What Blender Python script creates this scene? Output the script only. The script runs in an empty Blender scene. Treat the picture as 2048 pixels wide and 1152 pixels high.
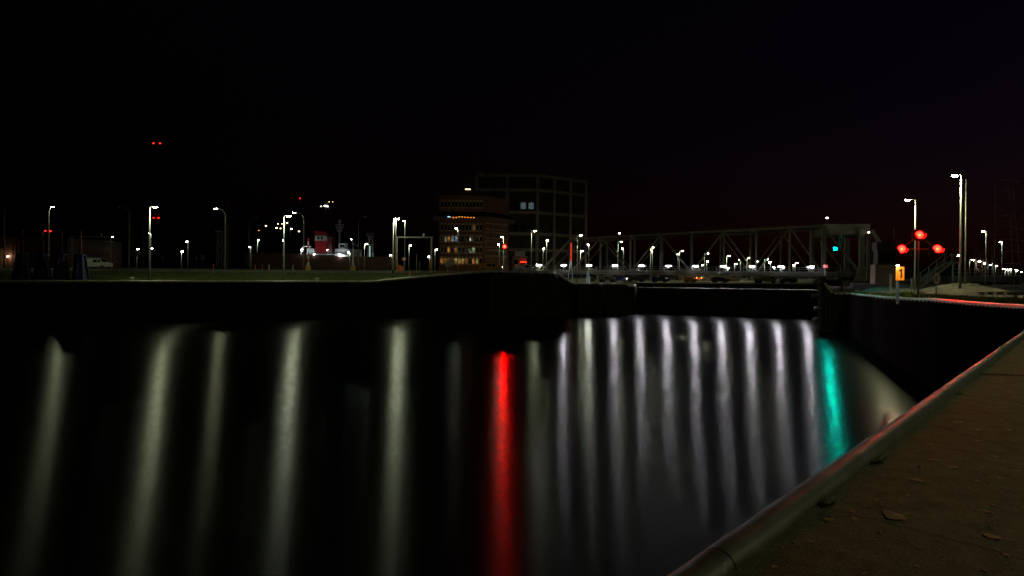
import bpy, math, random
from mathutils import Vector, Matrix
random.seed(7)
R = math.radians
S = bpy.context.scene
COL = S.collection
# ---------------------------------------------------------------- camera
F = 1365.33; HY = 541.0; ROLL = R(0.5); CZ = 1.6
RV = Vector((math.cos(ROLL), 0, math.sin(ROLL))); UV = Vector((-math.sin(ROLL), 0, math.cos(ROLL))); FV = Vector((0, 1, 0))
CAM = Vector((0, 0, CZ))
cd = bpy.data.cameras.new('camera'); cam = bpy.data.objects.new('camera', cd); COL.objects.link(cam)
m = Matrix.Identity(4)
for i, v in enumerate((RV, UV, -FV)):
    for j in range(3): m[j][i] = v[j]
m.translation = CAM
cam.matrix_world = m
cd.lens = 24; cd.sensor_width = 36; cd.shift_y = -(576 - HY) / 2048; cd.clip_end = 8000; cd.clip_start = 0.05
S.camera = cam
# ---------------------------------------------------------------- world (night)
W = bpy.data.worlds.new('World'); S.world = W; W.use_nodes = True
wn = W.node_tree.nodes; wl = W.node_tree.links
sk = wn.new('ShaderNodeTexSky'); sk.sky_type = 'NISHITA'; sk.sun_disc = False
sk.sun_elevation = R(-4); sk.sun_rotation = R(75)
tint = wn.new('ShaderNodeMixRGB'); tint.blend_type = 'MULTIPLY'; tint.inputs[0].default_value = 1
tint.inputs[2].default_value = (1.0, 0.42, 1.0, 1)
wl.new(sk.outputs[0], tint.inputs[1]); wl.new(tint.outputs[0], wn['Background'].inputs[0])
wn['Background'].inputs[1].default_value = 0.032
S.view_settings.view_transform = 'Standard'; S.view_settings.look = 'None'
S.view_settings.exposure = 0.0; S.view_settings.gamma = 1.0
LK = 1.0      # overall lamp strength
# ---------------------------------------------------------------- materials
MATS = {}
def mat(name, col, rough=0.7, metal=0.0, var=0.25, scale=2.0, bump=0.0, emit=0.0, ecol=None, spec=0.5):
    if name in MATS: return MATS[name]
    M = bpy.data.materials.new(name); M.use_nodes = True
    n = M.node_tree.nodes; l = M.node_tree.links; b = n['Principled BSDF']
    b.inputs['Roughness'].default_value = rough; b.inputs['Metallic'].default_value = metal
    b.inputs['Specular IOR Level'].default_value = spec
    b.inputs['Base Color'].default_value = (*col, 1)
    if var > 0:
        tc = n.new('ShaderNodeTexCoord'); nz = n.new('ShaderNodeTexNoise'); nz.inputs['Scale'].default_value = scale
        nz.inputs['Detail'].default_value = 6; l.new(tc.outputs['Object'], nz.inputs['Vector'])
        rp = n.new('ShaderNodeValToRGB'); rp.color_ramp.elements[0].position = 0.3; rp.color_ramp.elements[1].position = 0.7
        rp.color_ramp.elements[0].color = (*[c * (1 - var) for c in col], 1)
        rp.color_ramp.elements[1].color = (*[min(1, c * (1 + var)) for c in col], 1)
        l.new(nz.outputs['Fac'], rp.inputs[0]); l.new(rp.outputs[0], b.inputs['Base Color'])
        if bump > 0:
            bp = n.new('ShaderNodeBump'); bp.inputs['Strength'].default_value = bump; bp.inputs['Distance'].default_value = 0.02
            l.new(nz.outputs['Fac'], bp.inputs['Height']); l.new(bp.outputs[0], b.inputs['Normal'])
    if emit > 0:
        b.inputs['Emission Color'].default_value = (*(ecol or col), 1); b.inputs['Emission Strength'].default_value = emit * LK
    MATS[name] = M; return M

POLE = mat('galvanised_steel', (.27, .29, .26), .45, .6, .15)
DARKP = mat('dull_pole_paint', (.12, .12, .11), .6, .3)
HEAD = mat('lamp_head_grey', (.25, .26, .26), .5)
LED = mat('led_lens_green_white', (.9, .95, .85), .3, 0, 0, emit=260, ecol=(.88, 1.0, .70))
LEDC = mat('led_lens_cool', (.9, .95, .95), .3, 0, 0, emit=270, ecol=(.84, 1.0, .90))
LEDF = mat('led_lens_far', (.9, .95, .85), .3, 0, 0, emit=150, ecol=(.9, 1.0, .75))
LEDR = mat('led_lens_right_quay', (.9, .95, .85), .3, 0, 0, emit=1300, ecol=(1.0, 1.0, .55))
PANEL = mat('ground_fill_panel', (.9, .95, .85), .3, 0, 0, emit=520, ecol=(.95, 1.0, .50))
OFFL = mat('unlit_lens', (.3, .3, .3), .3, 0, 0)
CONC = mat('quay_concrete', (.20, .185, .155), .85, 0, .35, 1.3, .4)
COPE = mat('coping_concrete', (.40, .37, .31), .8, 0, .3, 2.0, .3)
STEELD = mat('dark_sheet_pile', (.018, .013, .012), .95, .0, .5, .6, .3)
BRICK = mat('dark_brick', (.24, .085, .05), .85, 0, .3, .8)
PALE = mat('pale_stone_lintel', (.42, .33, .25), .8, 0, .1)
GLASS = mat('dark_glass', (.012, .012, .016), .08, 0, 0)
FRAMEC = mat('concrete_frame', (.38, .30, .24), .85, 0, .2, .4)
WALLD = mat('dark_infill', (.06, .042, .035), .8, 0, .3, .4)
WHITE = mat('white_paint', (.75, .76, .76), .4, 0, .08)
RED = mat('red_paint', (.55, .02, .03), .5, 0, .15)
REDD = mat('dull_red_paint', (.16, .03, .025), .6, 0, .25)
HULL = mat('brown_hull', (.11, .045, .028), .7, 0, .3, .5)
BLACK = mat('black_rubber', (.015, .015, .015), .8, 0, 0)
YEL = mat('yellow_paint', (.60, .40, .03), .5, 0, .15)
YELC = mat('pale_yellow_tarpaulin', (.55, .48, .22), .6, 0, .15)
BLUE = mat('dark_blue_paint', (.025, .045, .17), .5, 0, .35, 1.5)
TRUSS = mat('bridge_steel_green_grey', (.22, .215, .17), .5, .15, .18, .8)
DECKM = mat('bridge_deck_dark', (.09, .09, .085), .7, 0, .3, .8)
ORANGE = mat('orange_plastic', (.75, .18, .03), .5, 0, .1)
RUSTW = mat('ribbed_red_cladding', (.14, .065, .045), .7, 0, .3, .6)
REDL = mat('red_lamp', (1, .02, .01), .3, 0, 0, emit=9, ecol=(1, .01, .003))
REDS = mat('small_red_lamp', (1, .02, .01), .3, 0, 0, emit=500, ecol=(1, .0012, .0006))
REDT = mat('red_tail_lamp', (1, .02, .01), .3, 0, 0, emit=3, ecol=(1, .03, .01))
AMB = mat('amber_light', (1, .4, .05), .3, 0, 0, emit=5, ecol=(1, .36, .05))
TEAL = mat('teal_green_lamp', (.02, .9, .6), .3, 0, 0, emit=1300, ecol=(0, 1.0, .80))
BAR = mat('bridge_lamp_bar', (.9, .9, 1), .3, 0, 0, emit=480, ecol=(.96, .93, 1.0))
BARG = mat('bridge_lamp_bar_green', (.9, .95, .85), .3, 0, 0, emit=480, ecol=(.90, .95, .80))
HEADL = mat('white_headlamp', (1, 1, .9), .3, 0, 0, emit=10, ecol=(1, .95, .8))
DOT = mat('distant_light', (1, .9, .6), .3, 0, 0, emit=6, ecol=(1, .85, .5))
TYRE = BLACK

# water: dark, broad glossy lobe of many small ripples
def water_mat():
    M = bpy.data.materials.new('harbour_water'); M.use_nodes = True
    n = M.node_tree.nodes; l = M.node_tree.links; b = n['Principled BSDF']
    b.inputs['Base Color'].default_value = (.004, .0035, .004, 1); b.inputs['IOR'].default_value = 1.33
    b.inputs['Roughness'].default_value = 0.235; b.inputs['Anisotropic'].default_value = .86
    cx = n.new('ShaderNodeCombineXYZ'); cx.inputs[0].default_value = -0.05; cx.inputs[1].default_value = 1.0; l.new(cx.outputs[0], b.inputs['Tangent'])
    tc = n.new('ShaderNodeTexCoord'); mp = n.new('ShaderNodeMapping'); mp.inputs['Scale'].default_value = (.55, 2.6, 1)
    nz = n.new('ShaderNodeTexNoise'); nz.inputs['Scale'].default_value = 1.6; nz.inputs['Detail'].default_value = 5
    nz.inputs['Roughness'].default_value = .6
    bp = n.new('ShaderNodeBump'); bp.inputs['Strength'].default_value = .3; bp.inputs['Distance'].default_value = .014
    l.new(tc.outputs['Object'], mp.inputs[0]); l.new(mp.outputs[0], nz.inputs['Vector'])
    m2 = n.new('ShaderNodeMapping'); m2.inputs['Scale'].default_value = (1.3, 11, 1)
    z2 = n.new('ShaderNodeTexNoise'); z2.inputs['Scale'].default_value = 1.5; z2.inputs['Detail'].default_value = 3
    b2 = n.new('ShaderNodeBump'); b2.inputs['Strength'].default_value = .5; b2.inputs['Distance'].default_value = .007
    l.new(tc.outputs['Object'], m2.inputs[0]); l.new(m2.outputs[0], z2.inputs['Vector']); l.new(z2.outputs['Fac'], b2.inputs['Height'])
    l.new(nz.outputs['Fac'], bp.inputs['Height']); l.new(bp.outputs[0], b2.inputs['Normal']); l.new(b2.outputs[0], b.inputs['Normal'])
    return M
WATER = water_mat()

def ground_mat():
    M = bpy.data.materials.new('ground_mixed'); M.use_nodes = True
    n = M.node_tree.nodes; l = M.node_tree.links; b = n['Principled BSDF']; b.inputs['Roughness'].default_value = .9
    at = n.new('ShaderNodeAttribute'); at.attribute_name = 'grass'
    tc = n.new('ShaderNodeTexCoord')
    nz = n.new('ShaderNodeTexNoise'); nz.inputs['Scale'].default_value = .9; nz.inputs['Detail'].default_value = 8
    n2 = n.new('ShaderNodeTexNoise'); n2.inputs['Scale'].default_value = .18; n2.inputs['Detail'].default_value = 4
    l.new(tc.outputs['Object'], nz.inputs['Vector']); l.new(tc.outputs['Object'], n2.inputs['Vector'])
    g = n.new('ShaderNodeValToRGB'); g.color_ramp.elements[0].color = (.030, .060, .003, 1); g.color_ramp.elements[1].color = (.085, .13, .006, 1)
    g.color_ramp.elements[0].position = .35; g.color_ramp.elements[1].position = .65
    a = n.new('ShaderNodeValToRGB'); a.color_ramp.elements[0].color = (.10, .085, .06, 1); a.color_ramp.elements[1].color = (.20, .17, .12, 1)
    a.color_ramp.elements[0].position = .3; a.color_ramp.elements[1].position = .7
    mx0 = n.new('ShaderNodeMath'); mx0.operation = 'ADD'; l.new(nz.outputs['Fac'], mx0.inputs[0]); l.new(n2.outputs['Fac'], mx0.inputs[1])
    hf = n.new('ShaderNodeMath'); hf.operation = 'MULTIPLY'; hf.inputs[1].default_value = .5; l.new(mx0.outputs[0], hf.inputs[0])
    l.new(hf.outputs[0], g.inputs[0]); l.new(hf.outputs[0], a.inputs[0])
    # ragged border between grass and dirt
    ad = n.new('ShaderNodeMath'); ad.operation = 'SUBTRACT'; l.new(at.outputs['Fac'], ad.inputs[0])
    sc = n.new('ShaderNodeMath'); sc.operation = 'MULTIPLY'; sc.inputs[1].default_value = .7; l.new(nz.outputs['Fac'], sc.inputs[0]); l.new(sc.outputs[0], ad.inputs[1])
    st = n.new('ShaderNodeMapRange'); st.inputs[1].default_value = 0; st.inputs[2].default_value = .25; l.new(ad.outputs[0], st.inputs[0])
    mx = n.new('ShaderNodeMixRGB'); l.new(st.outputs[0], mx.inputs[0]); l.new(a.outputs[0], mx.inputs[1]); l.new(g.outputs[0], mx.inputs[2])
    l.new(mx.outputs[0], b.inputs['Base Color'])
    bp = n.new('ShaderNodeBump'); bp.inputs['Strength'].default_value = .8; bp.inputs['Distance'].default_value = .15
    l.new(nz.outputs['Fac'], bp.inputs['Height']); l.new(bp.outputs[0], b.inputs['Normal'])
    return M
GROUND = ground_mat()

def pavement_mat():
    M = bpy.data.materials.new('worn_quay_pavement'); M.use_nodes = True
    n = M.node_tree.nodes; l = M.node_tree.links; b = n['Principled BSDF']; b.inputs['Roughness'].default_value = .85
    tc = n.new('ShaderNodeTexCoord')
    big = n.new('ShaderNodeTexNoise'); big.inputs['Scale'].default_value = .5; big.inputs['Detail'].default_value = 5
    fine = n.new('ShaderNodeTexNoise'); fine.inputs['Scale'].default_value = 55; fine.inputs['Detail'].default_value = 4
    vor = n.new('ShaderNodeTexVoronoi'); vor.inputs['Scale'].default_value = 70
    mid = n.new('ShaderNodeTexNoise'); mid.inputs['Scale'].default_value = 5; mid.inputs['Detail'].default_value = 8; mid.inputs['Roughness'].default_value = .7
    for q in (big, fine, vor, mid): l.new(tc.outputs['Object'], q.inputs['Vector'])
    r1 = n.new('ShaderNodeValToRGB'); r1.color_ramp.elements[0].color = (.135, .13, .062, 1); r1.color_ramp.elements[1].color = (.145, .16, .09, 1)
    r1.color_ramp.elements[0].position = .35; r1.color_ramp.elements[1].position = .65; l.new(big.outputs['Fac'], r1.inputs[0])
    r2 = n.new('ShaderNodeValToRGB'); r2.color_ramp.elements[0].color = (.35, .35, .35, 1); r2.color_ramp.elements[1].color = (1.35, 1.3, 1.2, 1)
    r2.color_ramp.elements[0].position = .3; r2.color_ramp.elements[1].position = .72; l.new(fine.outputs['Fac'], r2.inputs[0])
    r3 = n.new('ShaderNodeValToRGB'); r3.color_ramp.elements[0].color = (.55, .55, .55, 1); r3.color_ramp.elements[1].color = (1.15, 1.15, 1.15, 1)
    r3.color_ramp.elements[0].position = .35; r3.color_ramp.elements[1].position = .6; l.new(mid.outputs['Fac'], r3.inputs[0])
    m1 = n.new('ShaderNodeMixRGB'); m1.blend_type = 'MULTIPLY'; m1.inputs[0].default_value = 1; l.new(r1.outputs[0], m1.inputs[1]); l.new(r2.outputs[0], m1.inputs[2])
    m2 = n.new('ShaderNodeMixRGB'); m2.blend_type = 'MULTIPLY'; m2.inputs[0].default_value = 1; l.new(m1.outputs[0], m2.inputs[1]); l.new(r3.outputs[0], m2.inputs[2])
    ck = n.new('ShaderNodeTexVoronoi'); ck.feature = 'DISTANCE_TO_EDGE'; ck.inputs['Scale'].default_value = .42
    wp = n.new('ShaderNodeMixRGB'); wp.inputs[0].default_value = .16; l.new(tc.outputs['Object'], wp.inputs[1]); l.new(mid.outputs['Color'], wp.inputs[2]); l.new(wp.outputs[0], ck.inputs['Vector'])
    cr = n.new('ShaderNodeMapRange'); cr.inputs[1].default_value = .002; cr.inputs[2].default_value = .007; cr.inputs[3].default_value = .35; cr.inputs[4].default_value = 1; l.new(ck.outputs['Distance'], cr.inputs[0])
    m3 = n.new('ShaderNodeMixRGB'); m3.blend_type = 'MULTIPLY'; m3.inputs[0].default_value = 1; l.new(m2.outputs[0], m3.inputs[1]); l.new(cr.outputs[0], m3.inputs[2])
    l.new(m3.outputs[0], b.inputs['Base Color'])
    bp = n.new('ShaderNodeBump'); bp.inputs['Strength'].default_value = .6; bp.inputs['Distance'].default_value = .006
    l.new(vor.outputs['Distance'], bp.inputs['Height'])
    bp2 = n.new('ShaderNodeBump'); bp2.inputs['Strength'].default_value = .4; bp2.inputs['Distance'].default_value = .015
    l.new(mid.outputs['Fac'], bp2.inputs['Height']); l.new(bp.outputs[0], bp2.inputs['Normal']); l.new(bp2.outputs[0], b.inputs['Normal'])
    return M
PAVE = pavement_mat()

# ---------------------------------------------------------------- helpers
def P(px, py, D):
    x = (px - 1024) / F; y = (HY - py) / F
    return CAM + D * (RV * x + UV * y + FV)
def proj(v):
    d = Vector(v) - CAM; D = d.dot(FV)
    return 1024 + F * d.dot(RV) / D, HY - F * d.dot(UV) / D
class MB:
    def __init__(s): s.v = []; s.f = []; s.mi = []; s.m = 0
    def face(s, pts):
        b = len(s.v); s.v += [tuple(p) for p in pts]; s.f.append(tuple(range(b, b + len(pts)))); s.mi.append(s.m)
    def raw(s, vs, fs):
        b = len(s.v); s.v += [tuple(p) for p in vs]
        for f in fs: s.f.append(tuple(b + i for i in f)); s.mi.append(s.m)
    def box(s, x0, x1, y0, y1, z0, z1):
        vs = [(x, y, z) for z in (z0, z1) for y in (y0, y1) for x in (x0, x1)]
        s.raw(vs, [(0, 2, 3, 1), (4, 5, 7, 6), (0, 1, 5, 4), (2, 6, 7, 3), (0, 4, 6, 2), (1, 3, 7, 5)])
    def frust(s, c0, a0, b0, c1, a1, b1):
        (x, y, z), (X, Y, Z) = c0, c1
        vs = [(x - a0, y - b0, z), (x + a0, y - b0, z), (x + a0, y + b0, z), (x - a0, y + b0, z), (X - a1, Y - b1, Z), (X + a1, Y - b1, Z), (X + a1, Y + b1, Z), (X - a1, Y + b1, Z)]
        s.raw(vs, [(3, 2, 1, 0), (4, 5, 6, 7), (0, 1, 5, 4), (1, 2, 6, 5), (2, 3, 7, 6), (3, 0, 4, 7)])
    def beam(s, a, b, w, h=None):
        h = h or w; a = Vector(a); b = Vector(b); d = (b - a).normalized()
        up = Vector((0, 0, 1)) if abs(d.z) < .95 else Vector((0, 1, 0))
        r = d.cross(up).normalized() * w / 2; u = r.cross(d).normalized() * h / 2
        vs = [p + i * r + j * u for p in (a, b) for i, j in ((-1, -1), (1, -1), (1, 1), (-1, 1))]
        s.raw(vs, [(3, 2, 1, 0), (4, 5, 6, 7), (0, 1, 5, 4), (1, 2, 6, 5), (2, 3, 7, 6), (3, 0, 4, 7)])
    def tube(s, pts, rad, n=8, cap=True):
        pts = [Vector(p) for p in pts]; k = len(pts)
        rs = rad if isinstance(rad, (list, tuple)) else [rad] * k
        vs = []
        for i, p in enumerate(pts):
            d = (pts[min(i + 1, k - 1)] - pts[max(i - 1, 0)]).normalized()
            up = Vector((0, 1, 0)) if abs(d.y) < .9 else Vector((0, 0, 1))
            r = d.cross(up).normalized(); u = r.cross(d).normalized()
            for j in range(n):
                t = 2 * math.pi * j / n; vs.append(p + rs[i] * (math.cos(t) * r + math.sin(t) * u))
        fs = [(i * n + j, i * n + (j + 1) % n, (i + 1) * n + (j + 1) % n, (i + 1) * n + j) for i in range(k - 1) for j in range(n)]
        if cap: fs += [tuple(range(n - 1, -1, -1)), tuple((k - 1) * n + j for j in range(n))]
        s.raw(vs, fs)
    def lathe(s, prof, n=12, c=(0, 0, 0)):
        s.tube_like = None
        vs = []; k = len(prof)
        for r, z in prof:
            for j in range(n):
                t = 2 * math.pi * j / n; vs.append((c[0] + r * math.cos(t), c[1] + r * math.sin(t), c[2] + z))
        fs = [(i * n + j, i * n + (j + 1) % n, (i + 1) * n + (j + 1) % n, (i + 1) * n + j) for i in range(k - 1) for j in range(n)]
        fs += [tuple(range(n - 1, -1, -1)), tuple((k - 1) * n + j for j in range(n))]
        s.raw(vs, fs)
    def ell(s, c, rx, ry, rz, n=8, k=6):
        vs = []
        for i in range(k + 1):
            a = math.pi * i / k
            for j in range(n):
                t = 2 * math.pi * j / n
                vs.append((c[0] + rx * max(.02, math.sin(a)) * math.cos(t), c[1] + ry * max(.02, math.sin(a)) * math.sin(t), c[2] - rz * math.cos(a)))
        fs = [(i * n + j, i * n + (j + 1) % n, (i + 1) * n + (j + 1) % n, (i + 1) * n + j) for i in range(k) for j in range(n)]
        fs += [tuple(range(n - 1, -1, -1)), tuple(k * n + j for j in range(n))]
        s.raw(vs, fs)
    def prism_y(s, poly, y0, y1):          # polygon in x,z extruded along y
        n = len(poly); vs = [(x, y0, z) for x, z in poly] + [(x, y1, z) for x, z in poly]
        fs = [tuple(range(n)), tuple(range(2 * n - 1, n - 1, -1))] + [(i, n + i, n + (i + 1) % n, (i + 1) % n) for i in range(n)]
        s.raw(vs, fs)
    def disc_y(s, c, r, y0, y1, n=20):
        s.prism_y([(c[0] + r * math.cos(2 * math.pi * i / n), c[1] + r * math.sin(2 * math.pi * i / n)) for i in range(n)], y0, y1)
    def mesh(s, name, mats, smooth=False):
        me = bpy.data.meshes.new(name); me.from_pydata(s.v, [], s.f)
        for q in (mats if isinstance(mats, (list, tuple)) else [mats]): me.materials.append(q)
        me.polygons.foreach_set('material_index', s.mi)
        if smooth: me.polygons.foreach_set('use_smooth', [True] * len(s.f))
        me.validate(); me.update()
        return me
    def build(s, name, mats, parent=None, loc=None, smooth=False):
        return link(name, s.mesh(name, mats, smooth), parent, loc)
def link(name, me, parent=None, loc=None):
    o = bpy.data.objects.new(name, me); COL.objects.link(o)
    if parent: o.parent = parent
    if loc is not None: o.location = loc
    return o
def tag(o, label, cat, group=None, kind=None):
    if label: o['label'] = label
    if cat: o['category'] = cat
    if group: o['group'] = group
    if kind: o['kind'] = kind
    return o
def thing(name, label, cat, loc, rz=0, group=None):
    o = bpy.data.objects.new(name, None); o.empty_display_size = .3; COL.objects.link(o)
    o.location = loc; o.rotation_euler = (0, 0, rz); return tag(o, label, cat, group)
def copy_tree(o, parent=None):
    c = o.copy(); COL.objects.link(c)
    if parent: c.parent = parent
    for ch in [q for q in COL.objects if q.parent == o]: copy_tree(ch, c)
    return c
def lerp(t, pts):
    if t <= pts[0][0]: return pts[0][1]
    for (a, va), (b, vb) in zip(pts, pts[1:]):
        if t <= b: return va + (vb - va) * (t - a) / (b - a) if b > a else vb
    return pts[-1][1]
def sst(a, b, x):
    t = max(0, min(1, (x - a) / (b - a))); return t * t * (3 - 2 * t)

# ---------------------------------------------------------------- terrain
WZ = -5.9
def edge(px):              # distance (Y) of the land edge in the direction px
    k = (px - 1024) / F
    if px < 1112: return (88 + .444 * 58) / (1 - .444 * k)
    if px < 1272: return 121
    if px < 1640: return 155
    if px < 2102: return 11.62 / max(.02, (k - .358)) if px > 1700 else lerp(px, [(1640, 89), (1700, 84.8)])
    return (27 + 21.3 * 9 / 58) / (1 + k * 9 / 58)
def etop(px):
    return lerp(px, [(-9000, -.35), (740, -.35), (970, 1.4), (1111, 1.3), (1112, 1.2), (1150, -.85), (1271, -.85), (1272, -1), (1639, -1), (1640, 1.0), (1666, -.95), (1700, -.9), (1790, -.45), (1870, -.1), (2060, .2), (9000, .2)])
def ghz(X, Y):
    px = 1024 + F * X / max(Y, .1); s = Y - edge(px); e = etop(px)
    if px < 1112: z = e + (1.25 - e) * sst(1.5, 26, s)
    elif px < 1272: z = e + (-.9 - e) * sst(0, 20, s)
    elif px < 1640: z = -1.0
    elif px < 1700: z = e + (-.6 - e) * sst(1, 8, s)
    else:
        z = e + (0 - e) * sst(1, 20, s)
        z += .95 * math.exp(-((X - 34.5) / 2.4) ** 2 - ((Y - 52.5) / 5) ** 2)
    return z
def gz(X, Y):
    # outward fade so that all regions meet far away
    z = ghz(X, Y); t = sst(900, 3000, Y); return z * (1 - t) + 0 * t
cols = sorted(set([-9000, -5000, -3200, -2200, -1600, -1100, -700] + list(range(-400, 740, 60)) + list(range(740, 1112, 18)) + [1111.9, 1112] + list(range(1118, 1272, 12)) +
    [1271.9, 1272] + list(range(1300, 1640, 40)) + [1639.9, 1640, 1648, 1656, 1664, 1672, 1684, 1699] + list(range(1700, 2060, 8)) + [2060, 2072, 2084, 2096, 2101.9, 2103, 2200, 2400, 2700, 3200, 4000, 6000, 9000]))
rows = [0, .5, 1, 1.6, 2.5, 4, 5.5, 7, 9, 11, 13, 15, 17, 20, 23, 27, 33, 40, 50, 65, 90, 130, 200, 350, 700, 1500, 4500]
def soft_cols():
    vs = []; gr = []
    for px in cols:
        k = (px - 1024) / F; e = edge(px)
        for s in rows:
            Y = e + s; X = k * Y; z = gz(X, Y)
            # keep direction-dependent discontinuities from rounding
            vs.append((X, Y, z))
            g = 0
            if px < 1000: g = 1 if 0.8 < s < 19 else 0.0
            if px < 1000 and s > 34: g = .6
            if px >= 1690: g = sst(.4, .8, s) * (1 - sst(3.6, 5.2, s)) * (1 - sst(1905, 1960, px) * 0)
            gr.append(g)
    return vs, gr
vs, gr = soft_cols(); nr = len(rows)
mb = MB()
mb.raw(vs, [(i * nr + j, (i + 1) * nr + j, (i + 1) * nr + j + 1, i * nr + j + 1) for i in range(len(cols) - 1) for j in range(nr - 1)])
go = mb.build('ground', GROUND, smooth=True); go['kind'] = 'structure'
at = go.data.attributes.new('grass', 'FLOAT', 'POINT'); at.data.foreach_set('value', gr)
# quay walls (below the edge) with vertical ribs of sheet piling
wb = MB(); prev = None; cb = MB()
for px in cols:
    k = (px - 1024) / F; e = edge(px); p = Vector((k * e, e, etop(px)))
    if prev is not None:
        a, b = prev, p; n = max(1, int((b - a).length / 1.2)); n = min(n, 60)
        for i in range(n):
            u = a.lerp(b, i / n); v = a.lerp(b, (i + 1) / n); w = u.lerp(v, .5)
            nrm = Vector((v.y - u.y, -(v.x - u.x), 0)).normalized() * .22
            for q, r_ in ((u, w + nrm), (w + nrm, v)):
                wb.face([(q.x, q.y, -9), (r_.x, r_.y, -9), (r_.x, r_.y, r_.z - .04), (q.x, q.y, q.z - .04)])
    prev = p
w = wb.build('quay_wall', STEELD); tag(w, 'dark sheet pile quay wall round the far sides of the dock', 'wall')
# coping (kerb) along the top
def coping(name, label, p0, p1, wdt=.55, h=.10, m_=None):
    m_ = m_ or mat('pale_worn_nosing', (.50, .46, .38), .5, .2, .25, 2.0, .1)
    c = MB(); pts = []
    for px in [q for q in cols if p0 <= q <= p1]:
        k = (px - 1024) / F; e = edge(px); pts.append(Vector((k * e, e, etop(px))))
    rr = wdt * .42
    c.tube([p + Vector((0, 0, -.02)) for p in pts], rr, 12)
    o = c.build(name, m_, smooth=True); o['kind'] = 'structure'; return o
coping('kerb', '', -9000, 1111.9); coping('kerb', '', 1112, 1271.9); coping('kerb', '', 1648, 2101.9, .4)

# water
mb = MB(); mb.face([(-3000, -60, WZ), (3000, -60, WZ), (3000, 900, WZ), (-3000, 900, WZ)])
mb.build('water', WATER)['kind'] = 'structure'

# near quay: pavement, wall, rounded steel nosing
A0 = Vector((1.01, 3.6, 0)); B0 = Vector((21.3, 27.0, 0)); dq = (B0 - A0).normalized(); nq = Vector((dq.y, -dq.x, 0))   # nq points to the land
def Q(t, off, z=0): return A0 + dq * t + nq * off + Vector((0, 0, z))
mb = MB(); T0 = -22; T1 = 30.9
g = []
nx, ny = 60, 10
for i in range(nx + 1):
    for j in range(ny + 1):
        t = T0 + (T1 - T0) * i / nx; o_ = .10 + 40 * (j / ny) ** 2
        g.append(Q(t, o_, 0))
mb.raw(g, [(i * (ny + 1) + j, i * (ny + 1) + j + 1, (i + 1) * (ny + 1) + j + 1, (i + 1) * (ny + 1) + j) for i in range(nx) for j in range(ny)])
mb.build('pavement', PAVE, smooth=True)['kind'] = 'structure'
mb = MB()
a = Q(T0, .02, -.05); b = Q(T1 + .2, .02, -.05); mb.face([(a.x, a.y, -9), (b.x, b.y, -9), b, a])
tag(mb.build('quay_wall', STEELD), 'dark near quay wall dropping to the water below the pavement', 'wall')
NOSE = mat('rubbed_steel_nosing', (.060, .070, .060), .48, .1, .5, 2.5, .6)
qf = thing('quay_nosing', 'long rounded steel nosing pipe along the edge of the near quay', 'quay edge', Q(0, 0, 0))
t = T0
for L_ in [6, 6, 6, 4.2, 3.7, 3.1, 3.3, 3.4, 3.6, 4.4, 4.5, 4.6]:
    s = MB(); r_ = .118 + random.uniform(-.001, .001); hz = random.uniform(-.002, .002)
    c0 = Q(t + .008, 0, -.035 + hz) - Q(0, 0); c1 = Q(t + L_ - .008, 0, -.035 + hz) - Q(0, 0)
    k = 14
    s.tube([c0.lerp(c1, i / k) + Vector((0, 0, .0035 * math.sin(i * 2.1 + t))) for i in range(k + 1)], r_, 28, False)
    s.build('nosing_section', NOSE, qf, smooth=True)
    j_ = MB(); e0 = Q(t + L_ - .012, 0, -.035) - Q(0, 0); e1 = Q(t + L_ + .012, 0, -.035) - Q(0, 0); j_.tube([e0, e1], .108, 24)
    j_.build('joint_ring', BLACK, qf)
    t += L_
# expansion joint across the pavement
mb = MB(); pts = []
for px, py in ((1915, 748), (1960, 751), (2010, 752), (2060, 755), (2200, 760)):
    k = (px - 1024) / F; D = 1.62 * F / (py - (HY + (px - 1024) * ROLL)); pts.append(Vector((k * D, D, .012)))
for a, b in zip(pts, pts[1:]):
    mb.face([a + Vector((0, -.10, 0)), b + Vector((0, -.10, 0)), b + Vector((0, .05, 0)), a + Vector((0, .05, 0))])
tag(mb.build('expansion_joint', mat('dark_joint', (.03, .026, .018), .95, 0, .4, 6)), None, None, kind='structure')
# debris on the near pavement
LEAF = mat('dry_leaf', (.30, .24, .13), .8, 0, .4, 20)
def leaf(sz, sd):
    rnd = random.Random(sd); b = MB(); n = 9
    ring = [(sz * (1 + .35 * rnd.uniform(-1, 1)) * math.cos(6.283 * i / n), sz * .55 * (1 + .4 * rnd.uniform(-1, 1)) * math.sin(6.283 * i / n), .003 * rnd.random() + .001) for i in range(n)]
    for i in range(n): b.face([(0, 0, .004), ring[i], ring[(i + 1) % n]])
    return b.mesh('fallen_leaf', LEAF)
lm = [leaf(.05, i) for i in range(5)]
rnd = random.Random(3)
SPOTS = [(1790, 1033, 2.0), (1660, 1040, .9), (1840, 962, 1.2), (1580, 1060, .8), (1910, 935, 1.1), (1960, 860, 1.1), (1920, 845, 1.3), (1870, 920, .9), (1990, 1075, 1.2), (1700, 960, 1.3), (1756, 1000, .6), (2020, 860, 1)]
BIGL = ['largest pale leaf scrap, alone in the lower middle of the near quay', 'leaf scrap close to the nosing left of the largest one', 'long leaf scrap above and right of the largest one', 'leaf scrap nearest the nosing joint at the bottom', 'leaf scrap in the right part of the quay, level with the teal reflection end', 'leaf scrap in the upper right part of the quay', 'leaf scrap just left of the upper right one', 'leaf scrap in the middle of the quay above the long one', 'leaf scrap in the bottom right corner of the quay', 'pale leaf scrap lying beside the largest weed tuft', 'smallest of the clear leaf scraps just above the largest one', 'rightmost leaf scrap by the frame edge below the expansion joint']
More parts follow.
